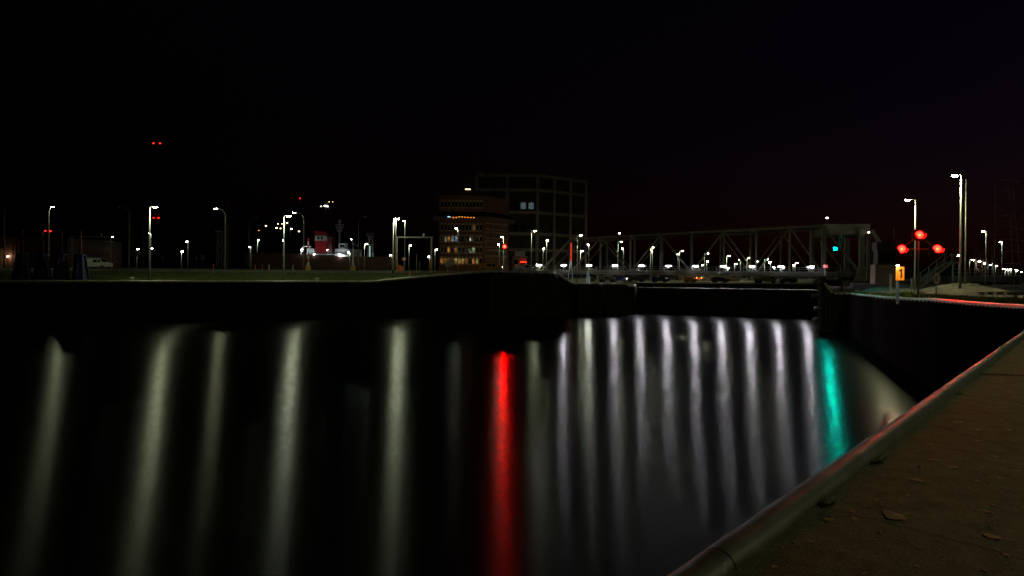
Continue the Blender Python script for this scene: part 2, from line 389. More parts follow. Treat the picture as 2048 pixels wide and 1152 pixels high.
for i in range(56):
    if i < len(SPOTS): px, py, sc_ = SPOTS[i]
    else: px, py, sc_ = rnd.uniform(1420, 2040), rnd.uniform(760, 1148), rnd.uniform(.25, .8)
    D = 1.6 * F / (py - (HY + (px - 1024) * ROLL)); X = (px - 1024) / F * D
    if (Vector((X, D, 0)) - A0).dot(nq) < .15: continue
    big = i < len(SPOTS)
    o = link('fallen_leaf', lm[i % 5], None, (X, D, .003)); o.rotation_euler = (0, 0, rnd.uniform(0, 6.28)); o.scale = (sc_,) * 3
    tag(o, BIGL[i] if big else 'tiny pale leaf scrap, one of those too small to tell apart on the near quay', 'leaf', 'leaf scraps scattered over the near quay')
STONE = mat('pale_pebble', (.55, .50, .40), .8, 0, .2, 30)
sm = []
for i in range(3):
    b = MB(); b.ell((0, 0, .003), .012, .009, .004, 7, 4); sm.append(b.mesh('pebble', STONE, True))
for i in range(46):
    px, py = rnd.uniform(1440, 2046), rnd.uniform(700, 1148)
    D = 1.6 * F / (py - (HY + (px - 1024) * ROLL)); X = (px - 1024) / F * D
    if (Vector((X, D, 0)) - A0).dot(nq) < .15: continue
    o = link('pebble', sm[i % 3], None, (X, D, 0)); o.rotation_euler = (0, 0, rnd.uniform(0, 6.28)); s_ = rnd.uniform(.5, 1.3); o.scale = (s_, s_, s_)
    tag(o, 'small pale stone chip lying loose on the near quay pavement', 'pebble', 'stone chips scattered over the near quay')
# weeds along the nosing
GR = mat('weed_blades', (.05, .075, .018), .8, 0, .4, 5)
for (t_, n_, lab) in ((1.6, 26, 'small dark weed tuft beside the nosing pipe nearest the camera'), (3.0, 34, 'larger dark weed tuft beside the nosing, second from the camera'), (7.4, 16, 'tiny weed tuft by the nosing, farthest along the quay')):
    b = MB()
    for i in range(n_):
        a_ = rnd.uniform(0, 6.28); l_ = rnd.uniform(.05, .13); c = Vector((rnd.uniform(-.06, .06), rnd.uniform(-.03, .03), 0)); tip = c + Vector((math.cos(a_) * l_, math.sin(a_) * l_, l_ * .4)); w_ = Vector((-math.sin(a_), math.cos(a_), 0)) * .006
        b.face([c - w_, c + w_, tip])
    o = b.build('weed', GR, None, Q(t_, .14, 0)); tag(o, lab, 'weed')
# iron ring loop on the nosing
b = MB(); b.tube([Vector((.16 * math.cos(a_), 0, .16 * math.sin(a_) * .6)) for a_ in [math.pi * i / 10 for i in range(11)]], .012, 6)
o = b.build('mooring_loop', mat('pale_wire', (.5, .55, .5), .4, .5), None, Q(13.5, .05, .06), True); o.rotation_euler = (0, 0, .5)
tag(o, 'thin pale wire loop standing on the nosing of the near quay', 'wire loop')

# ---------------------------------------------------------------- grass blades (stuff)
def grass(name, label, spots, h, mtl, n):
    b = MB()
    for i in range(n):
        px, s, z_ = spots(rnd); k = (px - 1024) / F; Y = edge(px) + s; X = k * Y; z = gz(X, Y)
        hh = h * rnd.uniform(.4, 1.2); w_ = hh * .16; a_ = rnd.uniform(0, 6.28); lx, ly = rnd.uniform(-.4, .4) * hh, rnd.uniform(-.4, .4) * hh
        b.face([(X - w_ * math.cos(a_), Y - w_ * math.sin(a_), z - .03), (X + w_ * math.cos(a_), Y + w_ * math.sin(a_), z - .03), (X + lx, Y + ly, z + hh)])
    o = b.build(name, mtl); tag(o, label, 'grass', kind='stuff')
GB = mat('grass_blades', (.10, .135, .03), .85, 0, .4, .7)
GB2 = mat('grass_blades_left', (.05, .075, .005), .85, 0, .5, .4)
grass('grass', 'rough green grass along the top of the right dock wall', lambda r: (r.uniform(1705, 2060) if r.random() < .35 else r.uniform(1840, 2062), .7 + abs(r.gauss(0, 1.4)), 0), .34, GB, 9000)
grass('grass', 'short dark grass on the bank above the left quay', lambda r: (r.uniform(-60, 985), r.uniform(.9, 19), 0), .16, GB2, 26000)
# left road strip
ROADM = mat('asphalt_road', (.115, .105, .085), .85, 0, .2, .5)
def strip(name, p0, p1, s0, s1, mtl, n=40, up=.02):
    b = MB(); vs = []
    for i in range(n + 1):
        px = p0 + (p1 - p0) * i / n; k = (px - 1024) / F
        for j in range(5):
            s = (s0(px) * (4 - j) + s1(px) * j) / 4; Y = edge(px) + s; vs.append((k * Y, Y, gz(k * Y, Y) + up))
    b.raw(vs, [(i * 5 + j, (i + 1) * 5 + j, (i + 1) * 5 + j + 1, i * 5 + j + 1) for i in range(n) for j in range(4)])
    o = b.build(name, mtl); o['kind'] = 'structure'; return o
strip('road', -700, 990, lambda p: 21.5, lambda p: 32, ROADM, 90, .035)
# right road surface and its white edge line
b = MB(); vs = []
for i in range(31):
    Y = 56 + (i / 30) ** 2 * 500
    for j in range(7):
        X = Y * .69 + 1 + j * 5; vs.append((X, Y, gz(X, Y) + .04))
b.raw(vs, [(i * 7 + j, (i + 1) * 7 + j, (i + 1) * 7 + j + 1, i * 7 + j + 1) for i in range(30) for j in range(6)])
b.build('road', ROADM)['kind'] = 'structure'

# ---------------------------------------------------------------- lock gate, fenders, abutments
def W2(px, Y): return Vector(((px - 1024) / F * Y, Y, 0))
g0 = W2(1262, 122.5); g1 = W2(1646, 113); gd = (g1 - g0); gl = gd.length
gt = thing('lock_gate', 'dark steel lock gate closing the chamber before the truss bridge', 'lock gate', g0, math.atan2(gd.y, gd.x))
b = MB(); b.box(0, gl, 0, 3.5, -9, -1.3); b.build('gate_leaf', STEELD, gt)
b = MB()
for i in range(16): x = gl * (i + .5) / 16; b.box(x - .12, x + .12, -.25, 0, -8, -1.31)
for z in (-2.4, -4.2): b.box(0, gl, -.3, -.02, z - .12, z + .12)
b.build('gate_ribs', STEELD, gt)
b = MB(); b.box(0, gl, .4, 3.1, -1.29, -1.2); b.build('gate_walkway', CONC, gt)
b = MB()
for i in range(20):
    x = gl * (i + .5) / 20; b.beam((x, .5, -1.2), (x, .5, -.2), .05)
b.beam((0, .5, -.2), (gl, .5, -.2), .05); b.beam((0, .5, -.7), (gl, .5, -.7), .035); b.build('handrail', DARKP, gt)
# left abutment block & timber fenders
k0 = W2(980, 110.5)
ab = thing('bridge_abutment', 'dark concrete abutment with stepped fenders left of the lock entrance', 'abutment', k0)
DKC = mat('dark_stained_concrete', (.055, .045, .038), .9, 0, .4, .5, .4)
b = MB(); b.box(0, 5.2, -1.8, 3, -9, .9); b.box(5.2, 9.5, -.6, 5, -9, 1.05); b.build('pier_block', DKC, ab)
b = MB(); b.prism_y([(9.5, 1.2), (12.6, -.55), (13.5, -9), (9.5, -9)], .5, 7); b.build('wing_wall', DKC, ab)
for i in range(6):
    b = MB(); x = .4 + i * .85; b.box(x, x + .32, -2.15, -1.81, -6.5, .5); b.build('timber_fender', mat('dark_timber', (.05, .035, .025), .9, 0, .4, 2), ab)
for z in (-.6, -2.2, -3.8):
    b = MB(); b.box(0, 5.2, -2.42, -2.16, z - .14, z + .14); b.build('waling_beam', mat('dark_timber', (.05, .035, .025)), ab)
for i, px in enumerate((1175, 1222)):
    p = W2(px, 119.5)
    t_ = thing('concrete_buttress', ['narrow sloping concrete buttress', 'wider sloping concrete buttress nearer the lock gate'][i] + ' under the bridge', 'buttress', p)
    b = MB(); b.prism_y([(-1.6, -.7), (1.7 + i, -.7), (4.3 + i, -9), (-1.6, -9)], -.2, 1.3); b.build('buttress_face', DKC, t_)
    b = MB(); b.box(-1.7, 1.8 + i, -.3, 1.4, -.69, -.55); b.build('buttress_cap', COPE, t_)
# tyre fender cluster at right corner
for i, (px, py) in enumerate(((1634, 556 + 10), (1632, 592), (1636, 618), (1634, 640))):
    p = P(px, py, 87.5)
    b = MB()
    b.lathe([(.1, -.34), (.42, -.30), (.52, -.12), (.52, .12), (.42, .30), (.1, .34)], 14)
    o = b.build('fender_roller', mat('worn_fender_rubber', (.045, .04, .04), .5, 0, .3, 3), None, p, True)
    tag(o, ['topmost', 'second', 'third', 'lowest'][i] + ' black roller fender stacked at the corner by the lock gate', 'fender', 'roller fenders at the gate corner')
b = MB(); p = P(1645, 600, 88.5); b.box(-.35, .35, -.3, .3, -9, 1.2 - 0); o = b.build('fender_post', STEELD, None, (p.x, p.y, 0)); tag(o, 'dark post carrying the roller fenders at the gate corner', 'post')

# ---------------------------------------------------------------- street lamps
NL = [0]
def street_lamp(hx, hy, bx, D, label, style='straight', lens=None, lit=True, sz=1.0, pole=None, group=None, r=.075):
    lens = lens or LED; pole = pole or POLE
    hp = P(hx, hy, D); bp_ = P(bx, hy, D); z0 = gz(bp_.x, D) - .05
    hh = hp.z - z0; ax = hp.x - bp_.x
    if abs(ax) < .25: ax = .25 * (1 if ax >= 0 else -1)
    t_ = thing('street_lamp', label, 'street lamp', (bp_.x, bp_.y, z0), 0, group)
    b = MB()
    rr = r * max(1, D / 110) * .9
    if style == 'straight':
        b.tube([(0, 0, 0), (0, 0, 1.2), (0, 0, hh + .12)], [rr * 1.5, rr * 1.15, rr * .8], 10)
        b.build('pole', pole, t_, smooth=True)
        b = MB(); b.tube([(0, 0, hh + .06), (ax * .55, 0, hh + .14)], rr * .55, 6); b.build('arm', pole, t_)
    else:
        pts = [(0, 0, 0), (0, 0, 1.2), (0, 0, hh - 1.3)]; rs = [rr * 1.5, rr * 1.15, rr]
        q = abs(ax)
        for i in range(1, 8):
            a_ = math.pi / 2 * i / 7; pts.append((ax * .8 * (1 - math.cos(a_)), 0, hh - 1.3 + 1.42 * math.sin(a_))); rs.append(rr * .75)
        b.tube(pts, rs, 10); b.build('pole', pole, t_, smooth=True)
    s = sz * max(1, D / 130) * .85; d = 1 if ax > 0 else -1
    b = MB(); b.frust((ax, 0, hh + .06 * s), .36 * s, .17 * s, (ax, 0, hh + .16 * s), .25 * s, .10 * s); b.build('lamp_head', HEAD, t_)
    b = MB(); b.ell((ax, 0, hh - .005), .27 * s, .14 * s, .075 * s, 10, 6); b.build('lamp_lens', lens if lit else OFFL, t_, smooth=True)
    if lit and (D < 140 and hx < 1000 or 1000 < hx < 1700 and D < 230):
        b = MB(); z_ = hh + .055 * s; b.face([(ax - .34 * s, -.16 * s, z_), (ax - .34 * s, .16 * s, z_), (ax + .34 * s, .16 * s, z_), (ax + .34 * s, -.16 * s, z_)]); b.build('ground_fill_panel', PANEL, t_)  # extra glowing face added under chosen heads to brighten the ground
    return t_

# left quay edge
street_lamp(106, 414, 98, 118, 'lit street lamp with curved arm standing behind the blue buoys', 'curved', LED, r=.1)
street_lamp(310, 415, 300, 95, 'tall lit lamp post rising from the left quay edge below the red radio mast', 'straight', LED, sz=1.2, r=.12)
street_lamp(577, 433, 568, 102, 'tall lit lamp post on the quay edge left of the red funnel ship', 'straight', LEDC, sz=1.2, r=.12)
street_lamp(795, 438, 787, 108, 'tall lit lamp post with black band on the quay edge left of the height gantry', 'straight', LED, sz=1.15, r=.12)
b = MB(); bp_ = P(787, 540, 108); zz = gz(bp_.x, 108); b.lathe([(.16, 0), (.16, .5)], 12); o = b.build('pole_band', BLACK, None, (0, 0, 1.0)); o.parent = COL.objects[[q.name for q in COL.objects if q.name.startswith('street_lamp')][-1]]
street_lamp(789, 438, 792, 135, 'lit lamp post just behind the quay edge lamp beside the gantry', 'straight', LEDC, r=.1)
street_lamp(808, 442, 810, 150, 'lit lamp post seen inside the height gantry near its left leg', 'straight', LED)
# curved arm ones
street_lamp(-14, 408, 9, 125, 'dark unlit curved lamp post at the far left edge', 'curved', lit=False, pole=DARKP, r=.1)
street_lamp(238, 414, 259, 125, 'unlit curved lamp post right of the white van', 'curved', lit=False, pole=DARKP, r=.1)
street_lamp(304, 438, 287, 170, 'unlit curved lamp post partly hidden left of the radio mast', 'curved', lit=False, pole=DARKP, r=.07)
street_lamp(431, 418, 451, 128, 'lit curved lamp post right of the lattice tower on the left bank', 'curved', LEDF, r=.1)
street_lamp(513, 434, 499, 150, 'unlit curved lamp post left of the small quay lamps', 'curved', lit=False, pole=DARKP, r=.08)
street_lamp(588, 426, 608, 130, 'lit curved lamp post just left of the red funnel ship', 'curved', LEDF, r=.09)
street_lamp(730, 434, 717, 150, 'unlit curved lamp post right of the ship superstructure', 'curved', lit=False, pole=DARKP, r=.08)
small = [(375, 483, 376, 220, 'small lit lamp alone between the radio mast and the lattice tower'),
    (364, 503, 363, 260, 'low lamp just left of the lone small lamp on the left bank'),
    (276, 498, 274, 240, 'small lit lamp right of the height gantry and dark sign box'),
    (299, 467, 302, 200, 'upper of two small lamps overlapping the tall quay lamp post'),
    (304, 497, 301, 230, 'lower of two small lamps overlapping the tall quay lamp post'),
    (224, 474, 222, 180, 'lit lamp on top of the right leg of the far left gantry'),
    (179, 490, 177, 210, 'pair end lamp above the white van roof'),
    (174, 494, 174, 230, 'dimmer lamp just left of the one above the van roof'),
    (32, 480, 34, 200, 'small lamp in front of the ribbed red warehouse'),
    (517, 480, 515, 220, 'upper small lamp between the curved posts left of the ship'),
    (499, 494, 502, 190, 'lower small lamp between the curved posts left of the ship'),
    (567, 481, 569, 190, 'small lamp seen against the tall quay post left of the ship'),
    (733, 488, 729, 200, 'small lamp right of the ship beside the floodlight tower'),
    (697, 505, 700, 200, 'low lamp in front of the ship stern'),
    (821, 491, 818, 210, 'small lamp in the middle of the height gantry opening'),
    (781, 510, 784, 230, 'low lamp just left of the height gantry'),
    (858, 513, 859, 230, 'low lamp beside the right leg of the height gantry'),
    (873, 499, 870, 230, 'small lamp left of the brick office block'),
    (912, 457, 916, 170, 'lamp in front of the brick office block facade'),
    (1004, 474, 1007, 175, 'lamp just above the small red signal by the brick block'),
    (998, 489, 999, 170, 'lamp left of the small red signal by the brick block'),
    (1070, 462, 1063, 165, 'tall lamp in front of the concrete frame block'),
    (1095, 481, 1093, 190, 'upper lamp right of the concrete frame block lamp'),
    (1087, 497, 1086, 230, 'lower faint lamp near the bridge tip landing'),
    (1162, 471, 1155, 160, 'tallest lamp on the far quay left of the bridge'),
    (1164, 502, 1161, 220, 'short lamp just below the tallest far quay lamp'),
    (1177, 489, 1178, 230, 'thin lamp left of the low brown sheds'),
    (1243, 484, 1236, 175, 'upper of two lamps seen through the left third of the truss bridge'),
    (1245, 497, 1247, 240, 'lower of two lamps seen through the left third of the truss bridge'),
    (1307, 495, 1301, 185, 'lamp on the far quay left of the yellow van'),
    (1304, 503, 1305, 250, 'small lamp tucked below the one left of the yellow van'),
    (1365, 502, 1359, 195, 'lamp directly above the yellow van'),
    (1355, 508, 1356, 250, 'small lamp just left of the one above the yellow van'),
    (1415, 507, 1409, 200, 'lamp above the small traffic signal on the far quay'),
    (1415, 523, 1413, 290, 'low lamp under the one above the traffic signal'),
    (1405, 530, 1404, 320, 'faint low lamp beside the brown shed on the far quay'),
    (1458, 512, 1453, 205, 'lamp halfway between the brown shed and the lorry'),
    (1456, 536, 1457, 330, 'lowest faint lamp by the long low shed'),
    (1472, 528, 1469, 300, 'low lamp left of the bright round lamp on the far quay'),
    (1480, 520, 1481, 270, 'small lamp higher than its low neighbour left of the lorry'),
    (1499, 516, 1494, 210, 'lamp left of the yellow lorry'),
    (1514, 523, 1512, 270, 'small lamp above the yellow lorry body'),
    (1534, 519, 1529, 215, 'lamp above the cab of the yellow lorry'),
    (1540, 525, 1541, 280, 'faint lamp right of the cab of the yellow lorry'),
    (1548, 535, 1549, 330, 'lowest faint lamp right of the yellow lorry'),
    (1567, 535, 1565, 330, 'faint lamp between the lorry and the dock corner'),
    (1594, 526, 1590, 225, 'lamp left of the dock corner behind the lock gate'),
    (1587, 530, 1586, 290, 'small faint lamp left of the lamp at the dock corner'),
    (1627, 532, 1628, 300, 'last small lamp before the bascule pier'),
    (1646, 535, 1644, 300, 'tiny lamp left of the small red light at the pier')]
for hx, hy, bx, D, lab in small:
    street_lamp(hx, hy, bx, D, lab, 'straight', LED if D < 200 and hx > 1000 else LEDF, sz=.85, group='small lamps along the far quays')
# right side
street_lamp(1815, 401, 1831, 66, 'tall lit lamp post behind the three red signals', 'straight', LEDR, sz=1.0, r=.075)
street_lamp(1910, 352, 1922, 50.5, 'tallest lit lamp post on the mound at the right', 'straight', LEDR, sz=.95, r=.075)
b = MB(); p = P(1930, 570, 52); hh = P(1930, 357, 52).z - gz(p.x, p.y); b.tube([(0, 0, 0), (0, 0, 1.5), (0, 0, hh)], [.07, .055, .04], 10)
tag(b.build('flag_pole', POLE, None, (p.x, p.y, gz(p.x, p.y) - .05), True), 'slim bare grey pole just right of the tallest lamp post', 'pole')
street_lamp(1966, 463, 1972, 95, 'lit lamp post second tallest right of the mound', 'straight', LED, sz=.8)
street_lamp(2002, 484, 2004, 120, 'lit lamp post left of the right lattice tower', 'straight', LEDC, sz=.8)
row = [(1917.5, 511, 1906, 180), (1946, 520, 1939, 170), (1959.5, 523, 1952, 190), (1970, 527, 1976, 210), (1981, 530, 1986, 230), (1992, 532, 1991, 250), (2007, 538, 2011, 280), (2015, 539, 2017, 310), (2021, 539, 2022, 340), (2033, 541, 2031, 380), (2042, 544, 2040, 430)]
ordn = ['first', 'second', 'third', 'fourth', 'fifth', 'sixth', 'seventh', 'eighth', 'ninth', 'tenth', 'last']
for i, (hx, hy, bx, D) in enumerate(row):
    street_lamp(hx, hy, bx, D, ordn[i] + ' small lamp from the left in the row receding along the right road', 'straight', LEDF, sz=1.0, group='small lamps receding along the right road')
# lamps of the same quay row just outside the frame: their light falls on the near quay
street_lamp(2076, 245, 2090, 33, 'lit lamp post just beyond the right edge of the view', 'straight', LED, sz=1.0)
def lamp_at(X, Y, h, label, mtl=LED, sz=1):
    t_ = thing('street_lamp', label, 'street lamp', (X, Y, gz(X, Y) if Y > 29 else 0), 0)
    b = MB(); b.tube([(0, 0, 0), (0, 0, 1.5), (0, 0, h)], [.12, .09, .06], 10); b.build('pole', POLE, t_, smooth=True)
    b = MB(); b.tube([(0, 0, h - .02), (-.6, 0, h + .1)], .035, 6); b.build('arm', POLE, t_)
    b = MB(); b.frust((-.8, 0, h + .02), .36, .17, (-.8, 0, h + .14), .25, .1); b.build('lamp_head', HEAD, t_)
    b = MB(); b.ell((-.8, 0, h - .03), .27 * sz, .14 * sz, .075 * sz, 10, 6); b.build('lamp_lens', mtl, t_, smooth=True)
WARM = mat('led_lens_warm', (.9, .85, .6), .3, 0, 0, emit=1700, ecol=(1.0, .96, .48))
lamp_at(19, 5, 9.5, 'lit lamp post on the near quay out of view to the right', WARM)

# ---------------------------------------------------------------- bascule bridge
ax = Vector((-0.970, 0.2437, 0)); pv = Vector((59.6, 116.4, 1.9))
rz = math.atan2(ax.y, ax.x)
ANG = R(0)        # the leaf lies closed, at rest
br = thing('bascule_bridge_leaf', 'long steel truss leaf of the bascule bridge, closed, with a row of white lamp bars', 'bascule bridge', pv, rz)
br.rotation_euler = (0, -ANG, rz); br.rotation_mode = 'XYZ'
br.rotation_euler = (Matrix.Rotation(rz, 3, 'Z') @ Matrix.Rotation(-ANG, 3, 'Y')).to_euler()
# local: x along leaf, +y is towards the camera? (ax x z) -> choose sides
side = Vector((-ax.y, ax.x, 0))      # local +y in world
NEAR = -1 if side.y > 0 else 1
WB = 11.0
def yy(k): return 0 if k == 0 else -NEAR * WB       # k=0 near truss, 1 far truss
LF = 57.5; DK = -.5
def toph(d): return lerp(d, [(-1.5, 7.6), (6, 8.4), (50, 6.2)])
pan = [6 + 5.5 * i for i in range(9)]      # 6 .. 50
for k in (0, 1):
    y = yy(k)
    b = MB(); b.beam((-6, y, DK), (LF, y, DK), .5, .8); b.build('bottom_chord', TRUSS, br)
    b = MB()
    for d0, d1 in zip(pan, pan[1:]): b.beam((d0, y, DK + toph(d0)), (d1, y, DK + toph(d1)), .42, .42)
    b.build('top_chord', TRUSS, br)
    b = MB(); b.beam((50, y, DK + toph(50)), (56, y, DK), .42, .42); b.build('end_post', TRUSS, br)
    b = MB(); b.beam((-1.5, y, DK + 7.6), (-6, y, DK), .5, .6); b.build('back_strut', TRUSS, br)
    for i, d in enumerate(pan):
        b = MB(); b.beam((d, y, DK), (d, y, DK + toph(d)), .30 if i else .7, .30 if i else .7); b.build('truss_post', TRUSS, br)
    b = MB(); b.beam((0, y, DK), (0, y, DK + 7.8), .8, .8); b.build('truss_post', TRUSS, br)
    for i, (d0, d1) in enumerate(zip(pan, pan[1:])):
        b = MB(); b.beam((d0, y, DK + toph(d0)) if i % 2 else (d0, y, DK), (d1, y, DK) if i % 2 else (d1, y, DK + toph(d1)), .24, .24); b.build('truss_diagonal', TRUSS, br)
    b = MB(); b.beam((0, y, DK), (6, y, DK + 8.2), .4, .4); b.build('truss_diagonal', TRUSS, br)
y0, y1 = sorted((yy(0) - NEAR * .4, yy(1) + NEAR * .4))
b = MB(); b.box(-5, LF, y0, y1, DK - .1, DK + .12); b.build('deck', DECKM, br)
for i in range(13):
    b = MB(); d = 2 + 4.6 * i; b.box(d - .15, d + .15, y0, y1, DK - .75, DK - .11); b.build('cross_beam', TRUSS, br)
for d in pan[::2]:
    b = MB(); b.beam((d, yy(0), DK + toph(d)), (d, yy(1), DK + toph(d)), .25, .3); b.build('wind_brace', TRUSS, br)
b = MB(); b.box(-1.4, 5.8, y0 + .2, y1 - .2, DK + 6.9, DK + 8.7); b.build('counterweight', mat('pale_counterweight_concrete', (.45, .43, .34), .8, 0, .15), br)
# railing on the near side outboard
yr = yy(0) + NEAR * 1.3
b = MB(); ya, yb = sorted((yy(0) + NEAR * .3, yr + NEAR * .1)); b.box(0, LF, ya, yb, DK - .05, DK + .03); b.build('footway', DECKM, br)
b = MB()
for i in range(38): d = 1 + i * 1.52; b.beam((d, yr, DK), (d, yr, DK + 1.15), .05)
for z in (.45, .8, 1.15): b.beam((0, yr, DK + z), (LF, yr, DK + z), .05)
b.build('railing', POLE, br)
UU = [55.9 - 4.76 * i for i in range(11)]
for i, d in enumerate(UU):
    b = MB(); b.box(d - .42, d + .42, yr + NEAR * .10 - .05, yr + NEAR * .10 + .05, DK + 1.23, DK + 1.32)
    lb_ = b.build('lamp_bar', BARG if i in (0, 2) else BAR, br)
    b = MB(); ya, yb = sorted((yr + NEAR * .03, yr - NEAR * .03)); b.box(d - .56, d + .56, ya, yb, DK + 1.14, DK + 1.55)
    ya, yb = sorted((yr + NEAR * .031, yr + NEAR * .16)); b.box(d - .56, d + .56, ya, yb, DK + 1.36, DK + 1.40); b.build('lamp_housing', BLACK, lb_)  # black back and top added to stop bar light reaching the truss
# small marker lamps on the top chord
for d, hh_ in ((41, .6), (5.5, 1.4)):
    b = MB(); b.beam((d, yy(0), DK + toph(d)), (d, yy(0), DK + toph(d) + hh_), .08); b.build('lamp_bracket', TRUSS, br)
    b = MB(); b.ell((d, yy(0), DK + toph(d) + hh_), .2, .2, .12); b.build('marker_lamp', HEADL, br)

# fixed pier, approach deck, cabin
pr = thing('bascule_pier', 'low concrete pier carrying the hinge of the truss bridge', 'bridge pier', (pv.x, pv.y, 0), rz)
yn, yf = sorted((yy(0) + NEAR * 2.2, yy(1) - NEAR * 2))
b = MB(); b.box(-9, 3.5, yn, yf, -9, -.6 + 1.0); b.build('pier_base', mat('pier_concrete', (.13, .12, .095), .85, 0, .3, .6), pr)
for k in (0, 1):
    y = yy(k) + (NEAR if k == 0 else -NEAR) * 1.0
    b = MB(); b.prism_y([(-1.6, .4), (1.6, .4), (.6, 2.7), (-.6, 2.7)], y - .35, y + .35); b.build('hinge_bearing', TRUSS, pr)
for dd, top in ((-.6, 8.4), (-2.5, 6.0)):
    b = MB(); b.beam((dd, yy(0) + NEAR * 1.9, .4), (dd, yy(0) + NEAR * 1.9, top), .22 if top < 7 else .5); b.build('service_column', TRUSS, pr)
    b = MB(); b.ell((dd, yy(0) + NEAR * 1.9, top + .1), .15, .15, .12); b.build('column_lamp', HEADL, pr)
apx = pv - ax * 9
apd = thing('approach_viaduct', 'dark approach road deck with thin railing right of the truss bridge', 'viaduct', (apx.x, apx.y, 0), math.atan2(-ax.y, -ax.x))
b = MB(); b.box(0, 70, -14, 2.0, .5, 1.35); b.build('road_deck', DECKM, apd)
for i in range(5):
    b = MB(); b.box(8 + i * 13, 9.2 + i * 13, -13, 1.2, -9, .49); b.build('pier_wall', DECKM, apd)
b = MB()
sg = -1
for i in range(36): b.beam((i * 2, -13.8, 1.35), (i * 2, -13.8, 2.4), .05)
for z in (1.9, 2.4): b.beam((0, -13.8, z), (70, -13.8, z), .05)
b.build('railing', POLE, apd)
# control cabin
p = P(1769, 535, 108); cbn = thing('control_cabin', 'small bridge control cabin right of the bridge counterweight', 'cabin', (p.x, p.y, 0), -.25)
b = MB(); b.box(-1.7, 1.7, -1.5, 1.5, -1, 3.0); b.build('cabin_base', FRAMEC, cbn)
b = MB(); b.box(-1.3, 1.3, -1.3, 1.3, 3.0, 5.2); b.box(-1.5, 1.5, -1.5, 1.5, 5.2, 6.6); b.build('cabin_room', WALLD, cbn)
for i in range(4):
    b = MB(); x = -1.2 + i * .62; b.box(x, x + .5, -1.36, -1.3, 3.4, 5.0); b.build('window', GLASS, cbn)
b = MB(); b.beam((1.3, 0, 6.6), (1.3, 0, 9), .06); b.build('aerial', POLE, cbn)
# service stairs right
p = P(1838, 545, 75); stt = thing('service_stair', 'dark steel service stair rising to the right behind the red signals', 'stairs', (p.x, p.y, gz(p.x, p.y)))
for y in (0, 1.2):
    b = MB(); b.beam((0, y, 0), (3.6, y, 2.9), .1, .25); b.beam((3.6, y, 2.9), (4.6, y, 2.9), .1, .25); b.build('stringer', DARKP, stt)
    b = MB(); b.beam((0, y, 1), (3.6, y, 3.9), .05); b.beam((3.6, y, 3.9), (4.6, y, 3.9), .05)
    for i in range(5): b.beam((i * .9, y, i * .725), (i * .9, y, 1 + i * .725), .05)
    b.build('handrail', DARKP, stt)
b = MB()
for i in range(12): b.box(.1 + i * .3, .38 + i * .3, .05, 1.15, .12 + i * .24, .16 + i * .24)
b.build('treads', DARKP, stt)
b = MB(); b.beam((4.5, .1, -.5), (4.5, .1, 2.9), .14); b.beam((4.5, 1.1, -.5), (4.5, 1.1, 2.9), .14); b.build('leg', DARKP, stt)

# ---------------------------------------------------------------- signals
def signal_head(par, x, z, r, lensm, core=None, y=0):
    b = MB(); b.disc_y((x, z), r * 1.9, y - .02, y + .03, 24); bd = b.build('backing_board', BLACK, par)
    b = MB(); b.disc_y((x, z), r * 1.15, y - .16, y - .03, 20); b.build('lamp_housing', BLACK, par)
    if lensm is not TEAL:
        v = MB(); n_ = 14
        for q_ in range(n_):
            a0 = math.pi * (.98 + 1.04 * q_ / n_); a1 = math.pi * (.98 + 1.04 * (q_ + 1) / n_); R0 = r * 1.22
            v.face([(x + R0 * math.cos(a0), y - .1, z + R0 * math.sin(a0)), (x + R0 * math.cos(a1), y - .1, z + R0 * math.sin(a1)), (x + R0 * math.cos(a1), y - .1 - r * 3.0, z + R0 * math.sin(a1)), (x + R0 * math.cos(a0), y - .1 - r * 3.0, z + R0 * math.sin(a0))])
        v.build('spill_shield', BLACK, par)  # shield added round the lower half to keep red light off the water
    b = MB(); b.disc_y((x, z), r, y - .20, y - .17, 20); b.build('red_lens' if lensm is not TEAL else 'green_lens', lensm, par)
    if core:
        b = MB(); b.disc_y((x, z), r * .36, y - .225, y - .205, 16); b.build('bulb', core, par)
CORE = mat('orange_hot_bulb', (1, .5, .2), .3, 0, 0, emit=1.3, ecol=(1, .5, .14))
SIGR = mat('signal_red_lens', (1, .02, .01), .3, 0, 0, emit=950, ecol=(1, .0002, .0001))
D = 51; c = P(1838, 470, D); zb = gz(c.x, D)
sg_ = thing('dock_signal', 'dock signal mast with three glowing red lamps in a triangle', 'signal', (c.x, c.y, zb), -.35)
b = MB(); b.tube([(0, 0.1, -.2), (0, 0.1, c.z - zb + .25)], [.09, .07], 10); b.build('mast', DARKP, sg_)
zl = P(1838, 498, D).z - zb; zt = c.z - zb; hw = 31 / F * D
b = MB(); b.beam((-hw - .2, .1, zl), (hw + .2, .1, zl), .08); b.beam((-hw, .1, zl), (0, .1, zt), .05); b.beam((hw, .1, zl), (0, .1, zt), .05); b.build('cross_arm', DARKP, sg_)
signal_head(sg_, -hw, zl, .26, SIGR, CORE); signal_head(sg_, hw, zl, .26, SIGR, CORE); signal_head(sg_, 0, zt, .26, SIGR, CORE)
